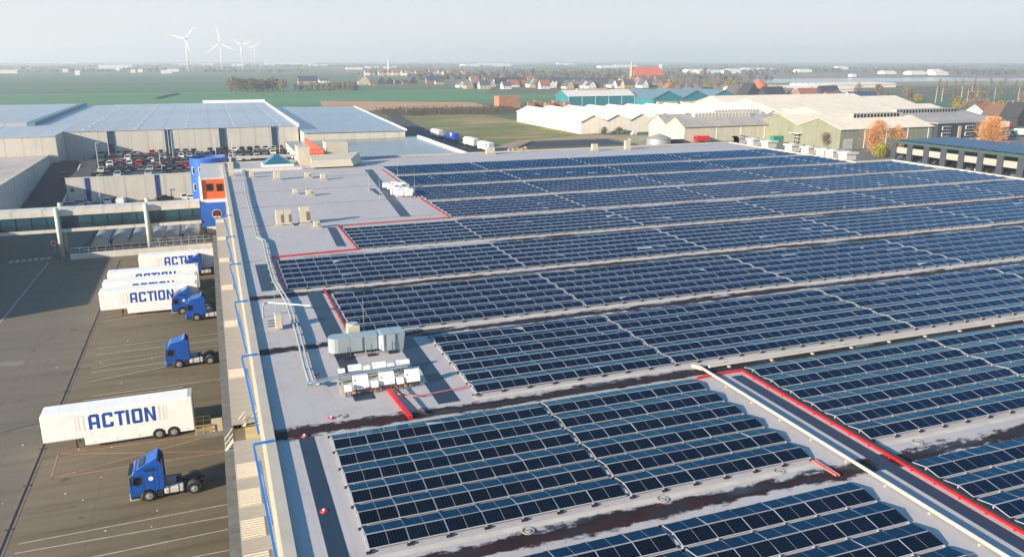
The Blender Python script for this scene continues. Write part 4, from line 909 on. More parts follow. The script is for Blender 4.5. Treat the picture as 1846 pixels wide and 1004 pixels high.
MB().box(-60.5,330,14.26,-58,470,15.6).build('roof_step', mat('step_teal', (0.10,0.22,0.27), 0.5), wg); MB().box(-130,330,14.26,-60.6,470,15.2).build('upper_roof', hallm, wg)
lw = thing('low_wing', 'lower flat roofed wing in shade along the ramp road at the frame edge', 'hall', (-70, 200, 0))
MB().box(-120,126,0,-47.2,167.9,9.0).build('front_block', wallm, lw); MB().box(-120,168,0,-47.2,283.7,8.3).build('body', wallm, lw); MB().box(-120,168.2,8.31,-47.6,283.6,8.36).build('roof', mat('low_wing_roof', (0.52,0.44,0.40), 0.6, 0, 0.1, 0.1), lw)
b = MB().box(-47.75,168.2,8.365,-47.15,283.7,8.6); b.build('coping', wallm, lw)
MB().box(-62,250,8.37,-57,252.2,9.3).build('roof_box', WHITE, lw)
for y in (170,200,230,255): MB().box(-47.19,y,0,-47.0,y+.25,8.3).build('downpipe', wallm, lw)
# second hall and lower roof
h2 = thing('distribution_hall', 'second low hall with shiny blue grey roof beside the first hall', 'hall', (52, 380, 0))
cs = [(30.6,288),(66,286),(74,440),(30.6,455)]
b = MB(); b.prism(cs, 0, 12.3, 'z'); b.build('body', wallm, h2); MB().prism([(30.6,287.6),(66.3,285.6),(74.3,440.4),(30.6,455.4)], 12.31, 12.6, 'z').build('roof', mat('hall_roof_blue', (0.31,0.345,0.39), 0.3, 0, 0.1, 0.03, spec=0.8), h2)
MB().hexa([(66.1,285.5,12.3),(66.6,285.5,12.3),(74.6,440.4,12.3),(74.1,440.4,12.3)],[(66.1,285.5,13.0),(66.6,285.5,13.0),(74.6,440.4,13.0),(74.1,440.4,13.0)]).build('white_edge', WHITE, h2)
MB().box(67,288,0,76,300,9).build('side_block', wallm, h2)
h3 = thing('low_hall', 'lower hall with smooth shiny grey flat roof right behind the solar roof', 'hall', (48, 240, 0))
MB().box(24,199,0,70.5,285,9.9).build('body', wallm, h3); MB().box(23.8,198.8,9.91,70.7,285,10.1).build('roof', mat('wet_roof', (0.20,0.22,0.25), 0.2, 0, 0.12, 0.03, spec=0.8), h3)
MB().box(70.1,198.8,10.11,70.8,285,10.7).build('coping', WHITE, h3)
for i, (x, y) in enumerate([(33,212),(41,214),(62,216),(66.5,214)]): MB().box(x,y,10.1,x+1.4,y+1,11.1+.3*(i%2)).build('roof_vent', WHITE, h3)
MB().box(37,262,10.1,40,263,11.6).build('roof_vent', WHITE, h3)
b = MB().add([(26.2,246,10.1),(32,214,10.1),(32.3,214,10.1),(26.5,246,10.1),(26.2,246,14.6),(32,214,11.2),(32.3,214,11.2),(26.5,246,14.6)], [(0,3,2,1),(4,5,6,7),(0,1,5,4),(1,2,6,5),(2,3,7,6),(3,0,4,7)])
b.top('red_screen', mat('red_cladding', (0.62,0.09,0.05), 0.6, 0, 0.06), 'sloping red screen wall rising beside the parked cars', 'wall')
b = MB()
for y in np.arange(203, 292, 6.0): b.hexa([(71.2,y,6.5),(75,y,5.6),(75,y+4.6,5.6),(71.2,y+4.6,6.5)],[(71.2,y,6.7),(75,y,5.8),(75,y+4.6,5.8),(71.2,y+4.6,6.7)])
b.build('dock_awning', WHITE, h3)

# ------------------------------------------------------------------ cars
CARC = [('white',(0.78,0.77,0.74)),('silver',(0.48,0.50,0.52)),('black',(0.014,0.015,0.018)),('grey',(0.13,0.14,0.15)),('dark blue',(0.02,0.04,0.11)),('red',(0.45,0.015,0.02)),('cream',(0.60,0.55,0.44)),('dark grey',(0.05,0.052,0.058)),('teal',(0.02,0.12,0.15)),('yellow',(0.60,0.45,0.06))]
CARM = {n: mat('car_'+n.replace(' ','_'), c, 0.3, 0.15 if n in ('silver','grey') else 0, 0.03, 1, coat=0.5) for n, c in CARC}
def car_mesh(kind):
    L, W, H = {'hatchback':(4.0,1.74,1.48),'saloon':(4.6,1.8,1.44),'estate':(4.7,1.82,1.5),'van':(5.0,1.95,2.05)}[kind]
    h = L/2
    lo = [(-h,.32),(-h+.04,.72),(-h+.25,.86),(-h+1.05,.94),(h-.25,.96),(h-.03,.78),(h,.35)]
    if kind == 'van': lo = [(-h,.32),(-h+.05,.9),(-h+.5,1.1),(-h+.9,1.2),(h-.02,1.25),(h,.35)]
    b = MB(); b.prism(lo, -W/2, W/2, 'x')
    z0 = lo[3][1]-.02; f0, f1, r0, r1 = {'hatchback':(-h+1.0,-h+1.7,h-.75,h-.12),'saloon':(-h+1.2,-h+1.95,h-1.6,h-.85),'estate':(-h+1.1,-h+1.85,h-.55,h-.1),'van':(-h+.7,-h+1.15,h-.12,h-.05)}[kind]
    ti = .22 if kind != 'van' else .12
    cab = lambda e, zz: ([(-W/2+.05-e,f0-e,z0),(W/2-.05+e,f0-e,z0),(W/2-.05+e,r1+e,z0),(-W/2+.05-e,r1+e,z0)],[(-W/2+ti-e,f1-e,zz),(W/2-ti+e,f1-e,zz),(W/2-ti+e,r0+e,zz),(-W/2+ti-e,r0+e,zz)])
    g = MB(); g.hexa(*cab(0, H-.05))
    rf = MB(); rf.hexa([(-W/2+ti-.02,f1-.02,H-.05),(W/2-ti+.02,f1-.02,H-.05),(W/2-ti+.02,r0+.02,H-.05),(-W/2+ti-.02,r0+.02,H-.05)],[(-W/2+ti+.06,f1+.1,H),(W/2-ti-.06,f1+.1,H),(W/2-ti-.06,r0-.05,H),(-W/2+ti+.06,r0-.05,H)])
    b.v += []; n = len(b.v); b.add(rf.v, rf.f)
    # pillars at the four corners
    lo_, hi_ = cab(.012, H-.05)
    for i in range(4): b.bar(lo_[i], hi_[i], .1, .1)
    if kind == 'van':
        b.hexa([(-W/2+.02,-h+1.9,z0),(W/2-.02,-h+1.9,z0),(W/2-.02,h-.03,z0),(-W/2+.02,h-.03,z0)],[(-W/2+.1,-h+1.9,H-.06),(W/2-.1,-h+1.9,H-.06),(W/2-.1,h-.1,H-.06),(-W/2+.1,h-.1,H-.06)])
    w_ = [MB().cyl((sx*(W/2-.2),yy,.31),(sx*(W/2+.01),yy,.31),.31,.31,12) for sx in (-1,1) for yy in (-h+.8,h-.8)]
    return b.mesh('car_body', CARM['white']), g.mesh('car_glass', GLASSD), [q.mesh('car_wheel', BLACK) for q in w_]
CARK = {k: car_mesh(k) for k in ('hatchback','saloon','estate','van')}
def car(x, y, z, rz, kind, colour, label, group):
    bm_, gm_, wm_ = CARK[kind]
    o = bpy.data.objects.new('parked_car' if kind != 'van' else 'parked_van', bm_); COL.objects.link(o); o.location = (x, y, z); o.rotation_euler = (0, 0, rz)
    o.material_slots[0].link = 'OBJECT'; o.material_slots[0].material = CARM[colour]; tag(o, label, 'car' if kind != 'van' else 'van', group)
    g_ = bpy.data.objects.new('window', gm_); COL.objects.link(g_); g_.parent = o
    for q in wm_: 
        k = bpy.data.objects.new('wheel', q); COL.objects.link(k); k.parent = o
rows = [(242.2,-30,0),(252.5,-30,0),(257.8,-30.5,1),(267.5,-31.5,0),(272.8,-31,1),(282.0,-33,0),(287.2,-33,1),(296.6,-34.5,0)]
ROWN = ['row along the deck edge','second row back','third row back','fourth row back','fifth row back','sixth row back','seventh row back','row under the hall wall']
pal = ['white']*4+['silver']*5+['black']*7+['grey']*6+['dark blue']*4+['red']*2+['cream']*1+['dark grey']*6+['teal']
for ri, (y, xs0, fl) in enumerate(rows):
    n = 0; x = xs0
    while x < 44:
        u, v = proj((x, y, ZD+1))
        if (x < -6 or v < 288) and rnd.random() < .96:
            colr = rnd.choice(pal); kind = rnd.choice(['hatchback','hatchback','saloon','estate'])
            if ri == 2 and abs(x+8.5) < 1.4 or ri == 2 and abs(x+5.5) < 1.4: colr = 'red'
            if ri == 6 and abs(x-21) < 1.4: colr = 'red'
            if ri == 6 and abs(x-26) < 1.4: colr = 'yellow'
            dy = rnd.uniform(-.35,.35); face = math.pi if fl else 0
            if rnd.random() < .3: face += math.pi
            car(x+rnd.uniform(-.12,.12), y+dy, ZD+0.004, face+rnd.uniform(-.03,.03), kind, colr, f'{colr} {kind} parked {nth(n)} from the ramp in the {ROWN[ri]}', 'cars on the parking deck'); n += 1
        x += 2.62
car(-41, 262, 3.98, 0.1, 'hatchback', 'dark grey', 'dark grey hatchback driving alone on the ramp', 'cars near the ramp')
for p, rz, kind, colr, lab in [((132,374),1.4,'estate','silver','silver estate car in deep shade by the ramp wall'),((150,370),1.3,'hatchback','silver','pale hatchback half hidden behind the shaded estate car'),((193,367),0.2,'hatchback','white','white hatchback standing before the shaded deck wall'),
                       ((213,364),3.0,'saloon','black','black saloon with a trailer before the shaded deck wall'),((219,370),3.1,'van','white','white van nose showing above the footbridge'),((297,361),1.9,'saloon','black','black saloon under the blue bay of the deck wall'),
                       ((333,359),0.1,'hatchback','white','white hatchback in sun beside the blue tower'),((349,360),1.5,'hatchback','white','white car half hidden behind the blue tower')]:
    q = P(*p, 0); car(q.x, q.y, 0.004, rz, kind, colr, lab, 'cars below the parking deck')
def lamp(x, y, z, h, label, grp='lamp posts around the parking deck'):
    t = thing('lamp_post', label, 'lamp post', (x, y, z), 0, grp)
    MB().cyl((x,y,z),(x,y,z+h),.10,.06,8).build('pole', mat('lamp_pole', (0.6,0.6,0.57), 0.5), t); MB().bar((x,y,z+h),(x+.9,y,z+h+.1),.22,.12).build('lantern', mat('lantern_cream', (0.7,0.66,0.5), 0.4), t)
for i, (px, py, h, d) in enumerate([(180,318,9,'with a square pale sign among the shaded cars'),(198,288,9,'against the shaded hall facade'),(290,305,9,'by the red cars'),(313,290,9,'where the third facade bay begins'),(307,284,9,'under the third facade bay'),(420,288,7,'behind the blue drum'),(390,285,8,'in front of the dark facade bay'),(505,282,8,'beside the yellow car')]):
    q = P(px, py, ZD); lamp(q.x, q.y, ZD, h, f'slim pale lamp post on the deck {d}')
for px, py, d in [(182,371,'before the shaded deck wall'),(297,350,'before the sunlit deck wall')]:
    q = P(px, py, 0); lamp(q.x, q.y, 0, 8, f'slim pale lamp post on the yard {d}')
lamp(-37, 83.9, 0, 9, 'yard lamp post casting the long thin shadow beside the lone trailer')
q = P(100,461,0); t = thing('road_sign', 'round white traffic sign on a post beside the bridge column', 'sign', q)
MB().cyl(q, q+Vector((0,0,2.6)), .05, n=8).build('post', STEEL, t); MB().cyl(q+Vector((0,-.07,2.5)), q+Vector((0,-.11,2.5)), .5, .5, 20).build('sign_plate', WHITE, t); MB().cyl(q+Vector((0,-.111,2.5)), q+Vector((0,-.116,2.5)), .38, .38, 20).build('sign_face', REDTRAY, t)

# ================================================================== ROOF EDGE COOLERS, CAR PARK BUILDING, HALLS ON THE RIGHT
MB().box(140.3,146.5,0,152,196,12.4).top('cooler_annex', CREAM, 'flat roofed annex carrying the row of grey coolers', 'building')
for i, (px, py) in enumerate([(1337,258),(1361,257),(1380,261),(1408,265),(1441,272),(1463,277),(1495,281),(1522,283),(1561,286)]):
    c = P(px, py, 12.8); c.x = min(max(c.x, 142.6), 149.5)
    t = thing('dry_cooler', f'grey box cooler with overhanging lid, {nth(i)} from the far end of the row', 'cooler', (c.x, c.y, 12.4), 0, 'grey coolers on the annex roof')
    MB().box(c.x-1.5,c.y-1.4,12.8,c.x+1.5,c.y+1.4,14.3).build('casing', mat('cooler_grey', (0.50,0.49,0.46), 0.5, 0, 0.05, 1), t)
    MB().box(c.x-1.9,c.y-1.7,14.3,c.x+1.9,c.y+1.7,14.75).build('lid', mat('cooler_lid', (0.56,0.53,0.48), 0.5, 0, 0.05, 1), t)
    MB().cyl((c.x,c.y,14.75),(c.x,c.y,14.95),1.1,1.1,20).build('fan_ring', GREYP, t)
    b = MB()
    for sx in (-1.3,1.3):
        for sy in (-1.2,1.2): b.box(c.x+sx-.08,c.y+sy-.08,12.4,c.x+sx+.08,c.y+sy+.08,12.8)
    b.build('leg', DARK, t)
# multi storey car park with solar roof
cp = thing('multistorey_car_park', 'dark framed open car park building with solar panels on its roof', 'car park', (256, 190, 0))
dkf = mat('dark_frame', (0.045,0.055,0.070), 0.6, 0, 0.08, 0.4); lp = mat('light_panel', (0.36,0.345,0.315), 0.6, 0, 0.04, 0.5)
XF = 242.0; ZT = 7.6; YA, YB = 120.0, 234.0
nb = int((YB-YA)/7.4)
for i in range(nb+1): y = YB-i*7.4; MB().box(XF,y-1.15,0,XF+.9,y+1.15,ZT-.9).build('pillar', dkf, cp)
b = MB().box(XF+.05,YA,ZT-.9,XF+30,YB+1.1,ZT); b.build('roof_slab', mat('roof_band', (0.05,0.085,0.075), 0.5, 0, 0.08, 0.3), cp)
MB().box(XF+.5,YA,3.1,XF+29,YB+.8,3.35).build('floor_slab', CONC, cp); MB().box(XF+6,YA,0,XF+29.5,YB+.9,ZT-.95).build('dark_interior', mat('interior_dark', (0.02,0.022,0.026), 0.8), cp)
for i in range(nb): y = YB-i*7.4; MB().box(XF+.3,y-6.2,3.4,XF+.5,y-1.2,5.3).build('parapet_panel', lp, cp)
b = MB()
for i in range(nb): 
    y = YB-i*7.4
    for k in range(7): b.box(XF+.9,y-6.1+k*.72,5.35,XF+.96,y-6.0+k*.72,ZT-.92)
stuff(b.build('railing', DARK, cp))
rp_ = mat('roof_solar', (0.025,0.055,0.105), 0.3, 0, 0.5, 0.2, spec=0.5)
b = MB()
for i in range(26):
    for j in range(9):
        y = YA+1+i*4.35; x = XF+1.8+j*3.1; b.hexa([(x,y,ZT+.1),(x+2.95,y,ZT+.1),(x+2.95,y+4.2,ZT+.35),(x,y+4.2,ZT+.35)],[(x,y,ZT+.16),(x+2.95,y,ZT+.16),(x+2.95,y+4.2,ZT+.41),(x,y+4.2,ZT+.41)])
stuff(b.build('roof_panel', rp_, cp))
for i, y in enumerate(np.arange(128, 232, 3.4)):
    car(246.2, y, 0.004, math.pi/2+rnd.uniform(-.05,.05), rnd.choice(['hatchback','saloon']), rnd.choice(pal), f'car parked under the dark car park building, {nth(i)} along its front', 'cars under the car park building')
# ---- generic gabled hall, ridges along X or Y
def hall(name, label, x0, y0, x1, y1, eave, rise, spans, axis, wallc, roofc, monitors=(), mon_m=None, cat='industrial hall', panem=None, off=.6, post=None):
    t = thing(name, label, cat, ((x0+x1)/2, (y0+y1)/2, 0)); n = spans
    b = MB()
    L0, L1 = (y0, y1) if axis == 'x' else (x0, x1)
    W = (L1-L0)/n; prof = [(L0, 0)]
    for i in range(n): prof += [(L0+W*i, eave), (L0+W*(i+.5), eave+rise)]
    prof += [(L1, eave), (L1, 0)]
    a0, a1 = (x0, x1) if axis == 'x' else (y0, y1)
    # prism along axis x uses (y,z); along y uses (x,z)
    b.prism(prof, a0, a1, 'x' if axis == 'x' else 'y'); b.build('wall', wallc, t)
    for i in range(n):
        p = [(L0+W*i-(off if i == 0 else 0), eave+.04-(off*rise/W*2 if i == 0 else 0)), (L0+W*(i+.5), eave+rise+.04), (L0+W*(i+1)+(off if i == n-1 else 0), eave+.04-(off*rise/W*2 if i == n-1 else 0))]
        q = [(a, z+.14) for a, z in p[::-1]]
        MB().prism(p+q, a0-off, a1+off, 'x' if axis == 'x' else 'y').build('roof', roofc, t)
    if post:
        b = MB()
        for k in np.arange(post[0], post[1]+.1, post[2]):
            if axis == 'x': b.box(k, y0-.12, 0, k+.35, y0-.01, eave)
            else: b.box(x0-.12, k, 0, x0-.01, k+.35, eave)
        b.build('post', WHITE, t)
    for (i, m0, m1, sidew) in monitors:   # raised ridge light on span i
        c = L0+W*(i+.5); zz = eave+rise
        if axis == 'x':
            MB().box(m0, c-sidew, zz-.6, m1, c+sidew, zz+1.6).build('ridge_light', mon_m or lp, t)
            g_ = MB()
            for k in np.arange(m0+.3, m1-1.2, 1.9): g_.box(k, c-sidew-.06, zz-.3, k+1.2, c-sidew-.01, zz+1.3)
            g_.build('pane', panem or GLASSD, t)
        else:
            MB().box(c-sidew, m0, zz-.6, c+sidew, m1, zz+1.6).build('ridge_light', mon_m or lp, t)
    return t
gw = mat('greenhouse_white', (0.84,0.76,0.64), 0.5, 0, 0.04, 0.15); gwr = mat('greenhouse_roof', (0.80,0.69,0.57), 0.45, 0, 0.04, 0.1)
cr1 = mat('hall_cream', (0.60,0.55,0.42), 0.6, 0, 0.06, 0.15); cr2 = mat('hall_cream_roof', (0.86,0.74,0.58), 0.6, 0, 0.05, 0.1); gg = mat('hall_sage', (0.235,0.245,0.18), 0.6, 0, 0.08, 0.2); gr_ = mat('hall_grey_roof', (0.40,0.37,0.34), 0.6, 0, 0.12, 0.12)
hall('greenhouse', 'long row of white pitched greenhouses behind the dirt yard', 179, 377, 305, 469, 6.2, 3.2, 9, 'y', gw, gwr)
for i, px in enumerate((1077, 1115)):
    c = P(px, 239, 0); b = MB(); a = [math.pi*k/12 for k in range(13)]
    t = thing('dome_bush', f'round grey green shrub mound before the greenhouses, {nth(i)} of two', 'bush', (c.x, 374, 0), 0, 'shrub mounds before the greenhouses')
hA = hall('storage_hall', 'cream fronted hall with two gables and grey side wall', 204.5, 320, 266, 352, 7.2, 4.0, 2, 'x', cr1, gr_, [(0, 214, 246, 1.2), (1, 236, 264, 1.2)], gwr, post=(222, 262, 13.5), panem=mat('ridge_glass', (0.36,0.36,0.38), .4))
hB = hall('storage_hall', 'sage green hall with twin gables and bright cream roof beside the orange trees', 251, 272, 302.5, 325, 8.4, 3.9, 2, 'x', gg, cr2, [(0, 268, 296, 1.4)], lp, post=(264, 300, 12))
MB().box(250.82,297,0,250.97,300.5,4.6).build('door', DARK, hB); b = MB()
for z in (1.5,3.0): b.box(250.76,296.9,z,250.81,300.6,z+.12)
for y in (298.1,299.3): b.box(250.74,y,0.1,250.79,y+.12,4.5)
b.build('door_frame', WHITE, hB); MB().box(248.5,295.5,4.7,250.8,302,4.9).build('door_canopy', WHITE, hB)
MB().box(253,271.85,0,258,271.97,4.4).build('roller_door', GREYP, hB)
hC = hall('storage_hall', 'grey roofed hall with ridge lights running behind the dark office block', 303.2, 279, 352, 318, 9.0, 3.6, 1, 'x', gg, gr_, [(0, 306, 344, 1.6)], lp)
hall('storage_hall', 'broad cream roofed warehouse behind the sage green hall', 306, 340, 395, 420, 8.0, 4.2, 2, 'x', cr1, cr2)
hall('storage_hall', 'farther cream roofed warehouse in front of the village roofs', 330, 425, 455, 505, 7.5, 5.0, 2, 'x', cr1, cr2)
hall('storage_hall', 'wide pale roofed hall behind the greenhouses', 306, 380, 330, 470, 6.5, 3.0, 2, 'y', gw, gwr)
of = thing('office_block', 'dark slate three storey office block with white framed windows between autumn trees', 'office', (322, 274, 0))
MB().box(303,269.8,0,340,278.8,9.6).build('body', mat('slate_cladding', (0.035,0.045,0.06), 0.6, 0, 0.1, 0.4), of); MB().box(302.8,269.6,9.61,340.2,279,9.95).build('roof', gr_, of)
MB().box(303,269.66,0.0,340,269.79,2.9).build('plinth_wall', mat('brick_tan', (0.30,0.20,0.14), 0.8, 0, 0.15, 1), of)
MB().box(315.2,269.3,0,316.8,269.78,8.3).build('entrance_pillar', mat('tan_stone', (0.42,0.34,0.24), 0.8), of)
for z in (0.7, 3.9, 6.7):
    for x in (305.5, 319.5, 328.5, 334.5):
        if x > 329 and z > 7: pass
        f = MB().box(x,269.4,z,x+5.0,269.64,z+1.7).build('window', WHITE, of); g_ = MB()
        for k in range(4): g_.box(x+.15+k*1.22,269.36,z+.15,x+1.2+k*1.22,269.395,z+1.55)
        g_.build('pane', GLASSD, f)
# teal halls farther back
tl = mat('teal_wall', (0.02,0.20,0.25), 0.6, 0, 0.08, 0.1); tr = mat('teal_roof_grey', (0.12,0.20,0.24), 0.5, 0, 0.1, 0.05)
th = hall('teal_barn', 'teal barn with white roof and pale corner posts behind the greenhouses', 277, 608, 338, 634, 8.0, 4.5, 1, 'x', tl, mat('barn_white', (0.70,0.66,0.60), 0.5, 0, 0.04, 0.1), post=(277, 338, 12.2))
MB().box(290,619.5,12.2,318,622.5,13.8).build('ridge_vent', CREAM, th)
t2 = hall('teal_barn', 'teal saw roofed barn with three gables and stacked pale crates in front', 339, 578, 420, 640, 6.5, 6.0, 3, 'y', tl, tr)
for i, x in enumerate((341, 363, 387)):
    for k in range(4): MB().box(x+k*4.6,573.5,0,x+k*4.6+4.3,577.2,4.2).top('crate_stack', mat('crate_pale', (0.52,0.42,0.28), 0.8, 0, 0.15, 0.6), f'pale crate stack, {nth(i*4+k)} from the teal barn corner', 'crates', 'pale crate stacks before the teal barn')
MB().box(214,600,0,232,612,9.5).top('crate_stack', mat('crate_red', (0.36,0.17,0.10), 0.85, 0, 0.25, 0.7), 'huge block of reddish crates at the field edge', 'crates')
for i, (x, y, hx, hz) in enumerate([(238,600,6,4.5),(246,604,5,5.5),(253,598,7,4),(262,603,6,5),(270,600,5,4.2)]): MB().box(x,y,0,x+hx,y+5,hz).top('crate_stack', MATS['crate_red'], f'low reddish crate stack, {nth(i)} between big crate block and teal barn', 'crates', 'low crate stacks by the teal barn')
# tank, bins and vehicles in the dirt yard
c = P(1187,262,0); t = thing('storage_tank', 'round grey steel tank with conical lid behind the roof edge', 'tank', c)
MB().cyl((c.x,c.y,0),(c.x,c.y,3.2),5.4,5.4,28).build('shell', STEEL, t, smooth=False); MB().cyl((c.x,c.y,3.2),(c.x,c.y,5.2),5.8,.3,28).build('lid', mat('tank_lid', (0.30,0.29,0.27), 0.6), t)
c = P(1262,258,0); t = thing('lorry', 'red lorry cab with pale box standing before the grey hall wall', 'lorry', c)
MB().box(c.x-2,c.y,0.5,c.x+.4,c.y+2.4,3.2).build('cab', REDTRAY, t, bevel=.15); MB().box(c.x+.5,c.y,0.9,c.x+5,c.y+2.4,3.0).build('box', REDTRAY, t); [wheel(t, c.x+q, c.y-.02, .5, .4, -1) for q in (-1, 3.5)]
MB().poly([(c.x-2.01,c.y+.2,1.9),(c.x-2.01,c.y+2.2,1.9),(c.x-2.01,c.y+2.2,2.8),(c.x-2.01,c.y+.2,2.8)]).build('windscreen', GLASSD, t)
c = P(1408,256,0); MB().hexa([(c.x-4,c.y,0),(c.x+4,c.y,0),(c.x+4,c.y+2.5,0),(c.x-4,c.y+2.5,0)],[(c.x-4.6,c.y-.2,2.6),(c.x+4.6,c.y-.2,2.6),(c.x+4.6,c.y+2.7,2.6),(c.x-4.6,c.y+2.7,2.6)]).top('skip_container', mat('green_paint', (0.02,0.26,0.17), 0.5), 'green open skip behind the coolers', 'skip')
b = MB().box(0,0,0,9,2.5,2.5); 
for i, (px, py, c_, l) in enumerate([(1150,257,(0.30,0.36,0.24),'pale green low container at the basin end'),(1320,254,(0.22,0.13,0.11),'brown spoil heap container by the grey hall'),(1220,259,(0.03,0.035,0.05),'dark flat trailer beside the round tank')]):
    q = P(px, py, 0); MB().box(q.x-4,q.y,0,q.x+4,q.y+2.4,1.8).top('low_container', mat(f'bin_paint_{l.split()[0]}', c_, 0.7), l, 'container', bevel=.1)
for i, (px, py, c_) in enumerate([(940,272,(0.42,0.30,0.18)),(925,276,(0.45,0.34,0.22)),(1145,243,(0.7,0.68,0.6)),(1192,242,(0.06,0.06,0.06))]):
    q = P(px, py, 0); b = MB()
    for k in range(5): b.box(q.x-2+k*.9,q.y+rnd.uniform(-.8,.8),0,q.x-1.2+k*.9,q.y+1.2,rnd.uniform(.6,1.7))
    o = b.top('rubble_pile', mat(f'rubble_{["tan","sand","pale","dark"][i]}', c_, 0.9, 0, .2), ['tan rubble heap at the basin corner','sandy rubble heap at the roof edge by the basin','pale scrap heap before the greenhouses','dark machine parts heap before the cream hall'][i], 'rubble'); o['kind'] = 'stuff'
# lorries on the side road and on the far right
def box_lorry(x, y, L, rz, body, cabc, label, logo=None, ln=None):
    t = thing('box_lorry', label, 'lorry', (0, 0, 0), 0, 'lorries parked along the side road')
    MB().box(-1.25,-L,1.0,1.25,0,4.0).build('box', body, t, bevel=.06); MB().box(-1.2,.15,.5,1.2,2.2,3.3).build('cab', cabc, t, bevel=.15)
    MB().box(-.9,-L+.3,.6,.9,2.0,.98).build('chassis', DARK, t); MB().box(-1.1,2.19,1.8,1.1,2.22,2.9).build('windscreen', GLASSD, t)
    MB().box(-1.15,-L-.03,1.1,1.15,-L-.005,3.9).build('rear_door', GREYP if body == WHITE else body, t)
    for yy in (1.2,-L+2,-L+3.3):
        for xx in (-1.27,.95): MB().cyl((xx,yy,.5),(xx+.32,yy,.5),.5,.5,14).build('wheel', BLACK, t)
    if logo:
        b = MB()
        for p in logo: b.poly([(-1.262, -a, z) for a, z in p])
        b.build('emblem', ln, t)
    t.location = (x, y, 0.0); t.rotation_euler = (0, 0, rz); return t
LBLUE = mat('lorry_blue', (0.01,0.05,0.34), 0.4, 0, .05)
box_lorry(104.6, 390, 12, 0.02, WHITE, WHITE, 'white box lorry parked behind the blue one on the side road')
box_lorry(107.2, 372, 12, 0.02, LBLUE, LBLUE, 'dark blue box lorry with white triangle mark on the side road', [[(5,3.8),(8.5,3.8),(6.5,2.0)]], WHITE)
box_lorry(107.4, 344, 12, 0.02, WHITE, WHITE, 'plain white box lorry parked in the middle of the side road')
box_lorry(107.6, 324, 12, 0.02, WHITE, WHITE, 'white box lorry with a teal shield mark nearest the roof edge', [[(8,3.7),(10.6,3.7),(9.8,1.9),(8.8,1.9)]], mat('teal_mark', (0.03,0.24,0.30), .5))
q = P(1830,247,0); box_lorry(q.x, q.y, 11, 1.5, WHITE, mat('lorry_teal', (0.01,0.28,0.25), .4), 'white lorry with teal cab at the frame edge behind the orange tree')
q = P(1815,232,0); box_lorry(q.x, q.y, 9, -1.5, WHITE, REDTRAY, 'white lorry with red cab behind the tall orange tree')
# ================================================================== TREES
def crown_mesh(name, seed, n, shape, leaf, m, m2=None, clumps=9, wisp=False):
    r = random.Random(seed); b = MB(); rx, ry, z0, z1 = shape
    cl = []
    for _ in range(clumps):
        a = r.uniform(0, 6.28); q = r.uniform(0, .62); h = r.uniform(.12, .92); s = math.sin(min(1, h*.9+.12)*math.pi)**.6
        cl.append((rx*q*math.cos(a)*s*1.25, ry*q*math.sin(a)*s*1.25, z0+(z1-z0)*h, r.uniform(.28, .48)))
    for i in range(n):
        cx_, cy_, cz_, cr = r.choice(cl)
        g = [r.gauss(0, .45) for _ in range(3)]
        x = cx_+g[0]*rx*cr*1.6; y = cy_+g[1]*ry*cr*1.6; z = max(cz_+g[2]*(z1-z0)*cr, z0*.8)
        if z > z1: z = z1-abs(r.gauss(0, .2))*(z1-z0)
        tp = max(.12, 1-((z-z0-(z1-z0)*.42)/((z1-z0)*.62))**2)**.5; x *= min(1, tp*1.1); y *= min(1, tp*1.1)
        if wisp: d = Vector((x*.5+r.gauss(0,.5), y*.5+r.gauss(0,.5), abs(r.gauss(1.6,.9)))).normalized(); l, wd = leaf*r.uniform(.9,2.2), leaf*.16
        else: d = Vector((r.gauss(0,1), r.gauss(0,1), r.gauss(.3,.8))).normalized(); l, wd = leaf*r.uniform(.6,1.3), leaf*r.uniform(.35,.7)
        e = d.cross(Vector((r.gauss(0,1), r.gauss(0,1), r.gauss(0,1)))).normalized()*wd/2; p = Vector((x, y, z)); d = d*l/2
        b.poly([p-d-e, p+d-e*.6, p+d+e*.6, p-d+e])
    me = b.mesh(name, m)
    if m2:
        me.materials.append(m2)
        for k, p in enumerate(me.polygons):
            if (k*7919+seed) % 10 < 4: p.material_index = 1
    return me
def trunk_mesh(seed, h, r0, spread, n=6):
    r = random.Random(seed); b = MB().cyl((0,0,0),(0,0,h*.55),r0,r0*.6,8)
    for i in range(n):
        a = i*6.28/n+r.uniform(-.3,.3); z = h*r.uniform(.22,.5); p = Vector((0,0,z)); q = p+Vector((math.cos(a)*spread*.5, math.sin(a)*spread*.5, h*r.uniform(.25,.4)))
        b.cyl(p, q, r0*.4, r0*.18, 6); b.cyl(q, q+Vector((math.cos(a)*spread*.3, math.sin(a)*spread*.3, h*.22)), r0*.18, r0*.05, 5)
    b.cyl((0,0,h*.55),(r.uniform(-.3,.3),0,h*.95),r0*.6,r0*.1,6)
    return b.mesh('trunk', BARK)
def place_tree(name, loc, tm_, cm, label, group, s=1.0, rz=0):
    t = thing(name, label, 'tree', loc, rz, group); t.scale = (s, s, s)
    for nm, me in (('trunk', tm_), ('crown', cm)):
        o = bpy.data.objects.new(nm, me); COL.objects.link(o); o.parent = t
    return t
def leafm(n, c): return mat(n, c, 0.85, 0, 0.3, 0.8)
OR1, OR2 = leafm('orange_twig', (0.56,0.25,0.08)), leafm('tan_twig', (0.62,0.36,0.15)); YG1, YG2 = leafm('yellow_green', (0.22,0.22,0.025)), leafm('lime_leaf', (0.30,0.29,0.05))
BR1, BR2, BR3 = leafm('brown_twig', (0.17,0.125,0.095)), leafm('grey_twig', (0.20,0.165,0.135)), leafm('ochre_twig', (0.22,0.18,0.10)); EV = leafm('evergreen_leaf', (0.025,0.05,0.02)); GN = leafm('olive_leaf', (0.09,0.10,0.035)); RU = leafm('russet_twig', (0.22,0.14,0.095))
tk1 = trunk_mesh(3, 10, .28, 4)
